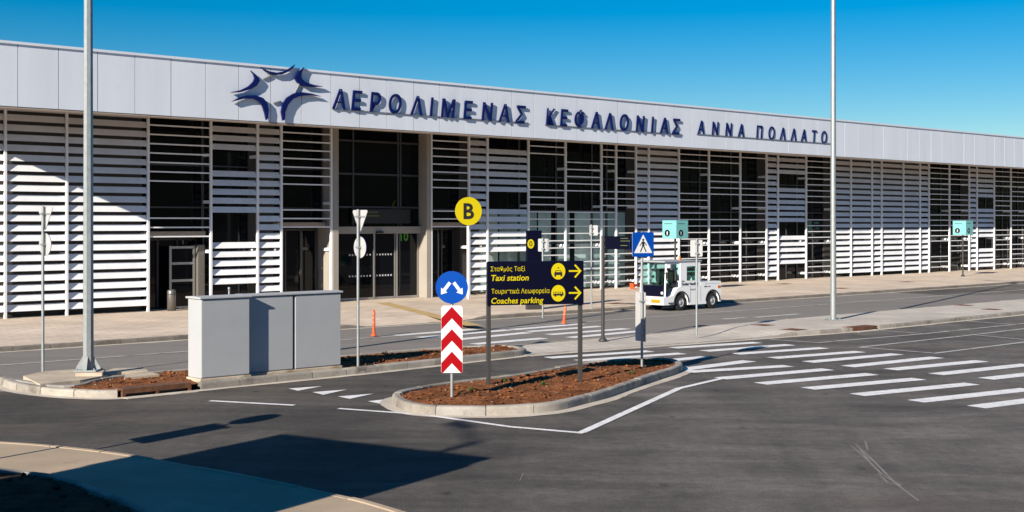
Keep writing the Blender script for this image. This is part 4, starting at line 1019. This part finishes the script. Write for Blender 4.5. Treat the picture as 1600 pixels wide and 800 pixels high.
for cx in (F,RR):
    mb = MB(); n = 16
    for k in range(n):
        a0, a1 = math.pi*k/n, math.pi*(k+1)/n
        q = [(cx+.40*math.cos(a0),.31+.40*math.sin(a0)),(cx+.445*math.cos(a0),.31+.445*math.sin(a0)),(cx+.445*math.cos(a1),.31+.445*math.sin(a1)),(cx+.40*math.cos(a1),.31+.40*math.sin(a1))]
        mb.add([(a,hwid+.004,b) for a,b in q]+[(a,hwid+.02,b) for a,b in q], [(0,1,2,3),(4,5,6,7),(0,1,5,4),(2,3,7,6)])
    mb.build("wheel_arch_trim", M['seat'], body)
mb = MB()
for x0,x1,z0,z1 in ((-.22,-.21,.30,.92),(.40,.41,.30,.90),(-1.40,-.55,.985,.993),(-.53,-.522,.78,1.06)): mb.box(x0,x1,hwid+.0005,hwid+.003,z0,z1)
mb.build("panel_gap", M['frame'], body)
mb = MB(); mb.box(1.36,1.72,hwid-.02,hwid+.05,.30,.335); mb.build("step", M['frame'], o)
mb = MB()
for k in range(5): mb.box(2.002,2.012,-.45,-.05,.33+.03*k,.342+.03*k)
mb.build("bumper_grille", M['seat'], o)
# rear cab block
mb = MB(); mb.box(-.2,1.0,-hwid+.005,hwid-.005,.925,1.14); mb.box(-.2,.05,hwid-.06,hwid-.005,1.141,1.86); mb.box(.62,1.0,hwid-.06,hwid-.005,1.141,1.86)
mb.box(.051,.619,hwid-.06,hwid-.005,1.70,1.86); mb.box(-.2,.05,-hwid+.005,-hwid+.06,1.141,1.86); mb.box(.92,1.0,-hwid+.005,-hwid+.06,1.141,1.86); mb.box(.051,.919,-hwid+.005,-hwid+.06,1.76,1.86)
mb.box(-.2,-.14,-hwid+.061,hwid-.061,1.141,1.3)
mb.build("cab_panel", M['white_paint'], o)
mb = MB(); mb.box(.04,.63,hwid-.045,hwid-.025,1.13,1.71); wn = mb.build("side_window", M['clear'], o)
mb = MB(); mb.box(-.19,-.17,-hwid+.06,hwid-.06,1.301,1.84); mb.build("rear_window", M['clear'], o)
for sy_ in (-1,1):
    mb = MB(); yy = sy_*(hwid-.05); mb.tube((1.86,yy,.5),(1.78,yy,1.86),.035,n=8); mb.build("pillar", M['white_paint'], o)
mb = MB(); mb.box(1.0,1.8,hwid-.08,hwid-.03,1.80,1.86); mb.box(1.0,1.8,-hwid+.03,-hwid+.08,1.80,1.86); mb.build("door_header", M['white_paint'], o)
mb = MB(); mb.prism([(1.855,1.0),(1.79,1.82)], lambda a,b,dd: (a,dd,b), -.1,.1) if False else mb.add([(1.84,-hwid+.09,.98),(1.84,hwid-.09,.98),(1.785,hwid-.09,1.83),(1.785,-hwid+.09,1.83)],[(0,1,2,3)]); mb.add([(1.83,-hwid+.09,.98),(1.83,hwid-.09,.98),(1.775,hwid-.09,1.83),(1.775,-hwid+.09,1.83)],[(3,2,1,0)])
mb.build("windscreen", M['clear'], o)
mb = MB(); mb.box(1.80,1.88,-hwid+.09,hwid-.09,.57,.975); mb.build("front_panel", M['navy'], o)
mb = MB(); mb.box(-.28,1.95,-hwid-.02,hwid+.02,1.865,1.93); mb.build("cab_roof", M['cab_roof'], o, bevel=.02)
mb = MB(); mb.box(1.45,1.8,-.55,.55,.8,1.0); dsh = mb.build("dashboard", M['seat'], o, bevel=.03)
for sy_ in (-.3,.3):
    mb = MB(); mb.box(1.02,1.4,sy_-.22,sy_+.22,.93,1.05); st_ = mb.build("seat", M['seat'], o, bevel=.04)
    mb = MB(); mb.box(1.0,1.1,sy_-.22,sy_+.22,1.06,1.55); mb.build("backrest", M['seat'], st_, bevel=.04)
mb = MB(); n = 24; R_, r_ = .18, .016; vs = []
for i in range(n):
    a = 2*math.pi*i/n
    for j in range(6):
        b = 2*math.pi*j/6; vs.append(((R_+r_*math.cos(b))*math.cos(a), (R_+r_*math.cos(b))*math.sin(a), r_*math.sin(b)))
mb.add(vs,[(i*6+j,((i+1)%n)*6+j,((i+1)%n)*6+(j+1)%6,i*6+(j+1)%6) for i in range(n) for j in range(6)],0,True); mb.box(-.17,.17,-.012,.012,-.01,.01)
sw = mb.build("steering_wheel", M['seat'], o, loc=(1.48,.25,1.16)); sw.rotation_euler = (0,R(-50),0)
mb = MB(); mb.box(2.001,2.015,.06,.52,.32,.46); mb.build("number_plate", M['plate'], o)
for sy_ in (-1,1):
    mb = MB(); mb.lathe([(.0,.03),(.05,.025),(.06,0)],16,axis='x',org=(1.88,sy_*.5,.70)); mb.build("headlight", M['swhite'], o)
    mb = MB(); mb.box(-1.485,-1.471,sy_*.5-.06,sy_*.5+.06,.78,.88); mb.build("tail_light", M['red_lens'], o)
mb = MB(); mb.lathe([(.06,1.93),(.06,1.96),(.05,1.97),(.05,2.05),(.03,2.09),(0,2.09)],16,org=(.62,.3,0)); mb.build("beacon", M['amber'], o)
mb = MB(); mb.box(1.86,1.90,hwid+.03,hwid+.15,1.25,1.5); mb.box(1.83,1.87,hwid-.03,hwid+.08,1.45,1.48); mb.build("mirror", M['seat'], o)
def side_text(body_, xr, z, cap, wd, m):      # reads left to right on the camera side
    mb = MB(); tmp = MB(); text_flat(tmp, body_, 0, z, 0, cap, offset=.02, width=wd)
    mb.v = [(xr-a, hwid+.004, c) for a,b,c in tmp.v]; mb.f = tmp.f; mb.m = tmp.m; mb.s = tmp.s; mb.build("lettering", m, o)
side_text("Goldair Handling", .93, .97, .10, .98, M['navy']); side_text("GRSE", .93, 1.10, .055, .16, M['navy']); side_text("TRACTOR", .42, .76, .055, .42, M['navy']); side_text("diesel only", -.42, .86, .05, .40, M['navy'])
mb = MB(); mb.box(-1.42,-1.26,hwid+.001,hwid+.012,.80,.90); mb.build("side_light", M['amber'], o)
mb = MB(); mb.box(-.6,-.35,-.1,.3,1.081,1.11); mb.build("deck_hatch", M['seat'], o)
mb = MB(); mb.box(-1.75,-1.471,-.08,.08,.33,.40); mb.box(-1.80,-1.751,-.13,.13,.27,.46); mb.build("tow_hitch", M['frame'], o)
mb = MB(); mb.tube((-.28,hwid-.1,.925),(-.28,hwid-.1,1.28),.05,n=10); mb.build("exhaust", M['white_paint'], o)

# ------------------------------------------------------------------ weeds in the centre planter
def weed(label, p, n):
    mb = MB()
    for k in range(n):
        a = random.uniform(0,2*math.pi); L = random.uniform(.05,.12); e = random.uniform(.3,1.2); wd = L*.22
        d_ = Vector((math.cos(a)*math.cos(e),math.sin(a)*math.cos(e),math.sin(e))); q = Vector((-math.sin(a),math.cos(a),0))*wd
        b = Vector((random.uniform(-.03,.03),random.uniform(-.03,.03),0)); m_ = b+d_*L*.55; tpp = b+d_*L-Vector((0,0,L*.1))
        mb.add([b,m_-q,tpp,m_+q],[(0,1,2,3)])
    ob = mb.build("weed", M['leaf'], loc=p, fix=False); tag(ob, label, "weed")
weed("tiny green weed in the red soil near the board's left post", G(789,598,.16)+Vector((0,0,.02)), 26)
weed("small green weed in the red soil left of the board's right post", G(848,603,.16)+Vector((0,0,.02)), 18)
weed("low weed tuft in the red soil behind the chevron sign post", G(735,612,.16)+Vector((0,0,.02)), 16)
weed("low weed tuft in the red soil in front of the pedestrian sign", G(985,586,.16)+Vector((0,0,.02)), 18)
weed("small weed in the left planter between the cabinets and the round sign back", G(600,555,.16)+Vector((0,0,.02)), 20)

# ------------------------------------------------------------------ kiosk stand-in behind the left edge, added and shaped to cast the foreground shadow
e1 = Vector((math.cos(SUN_AZ), math.sin(SUN_AZ), 0)); e2 = Vector((e1.y,-e1.x,0))
def EN(n_, a_): return e2*n_+e1*a_
kx = thing("occluder", "flat roofed cream kiosk stand-in out of view, shaped to cast the foreground shadow", "occluder", EN(-11.86,3.0), math.atan2(e2.y,e2.x))
tanel = math.tan(SUN_EL)
AF = 5.9; kz = (15.65-AF)*tanel
kx.location = EN(-11.86, AF)
mb = MB(); mb.box(-2.0,2.02,-3.0,-.05,0.0,kz-.25); mb.build("wall", M['occluder'], kx)
mb = MB(); mb.box(-2.05,1.96,-3.1,0,kz-.249,kz); mb.build("roof", M['fascia'], kx)
mb = MB(); mb.box(-1.2,-.4,-2.2,-1.2,kz+.001,kz+.13); mb.box(.5,1.1,-1.8,-.9,kz+.001,kz+.1); mb.build("shadow_notch", M['alu'], kx)  # added bumps that notch the far edge of the foreground shadow
mb = MB(); mb.box(-1.2,1.2,-.049,-.03,1.0,2.2); mb.build("window", M['glass'], kx)
lw = thing("shade_wall", "low cream wall beside the kiosk added out of view to shade the corner bed", "wall", EN(-13.87,AF), math.atan2(e2.y,e2.x))
mb = MB(); mb.box(-6,-.08,-.4,-.1,0,(11.3-AF)*tanel); mb.build("wall_body", M['occluder'], lw)  # unseen wall, height set so its shadow covers the corner bed
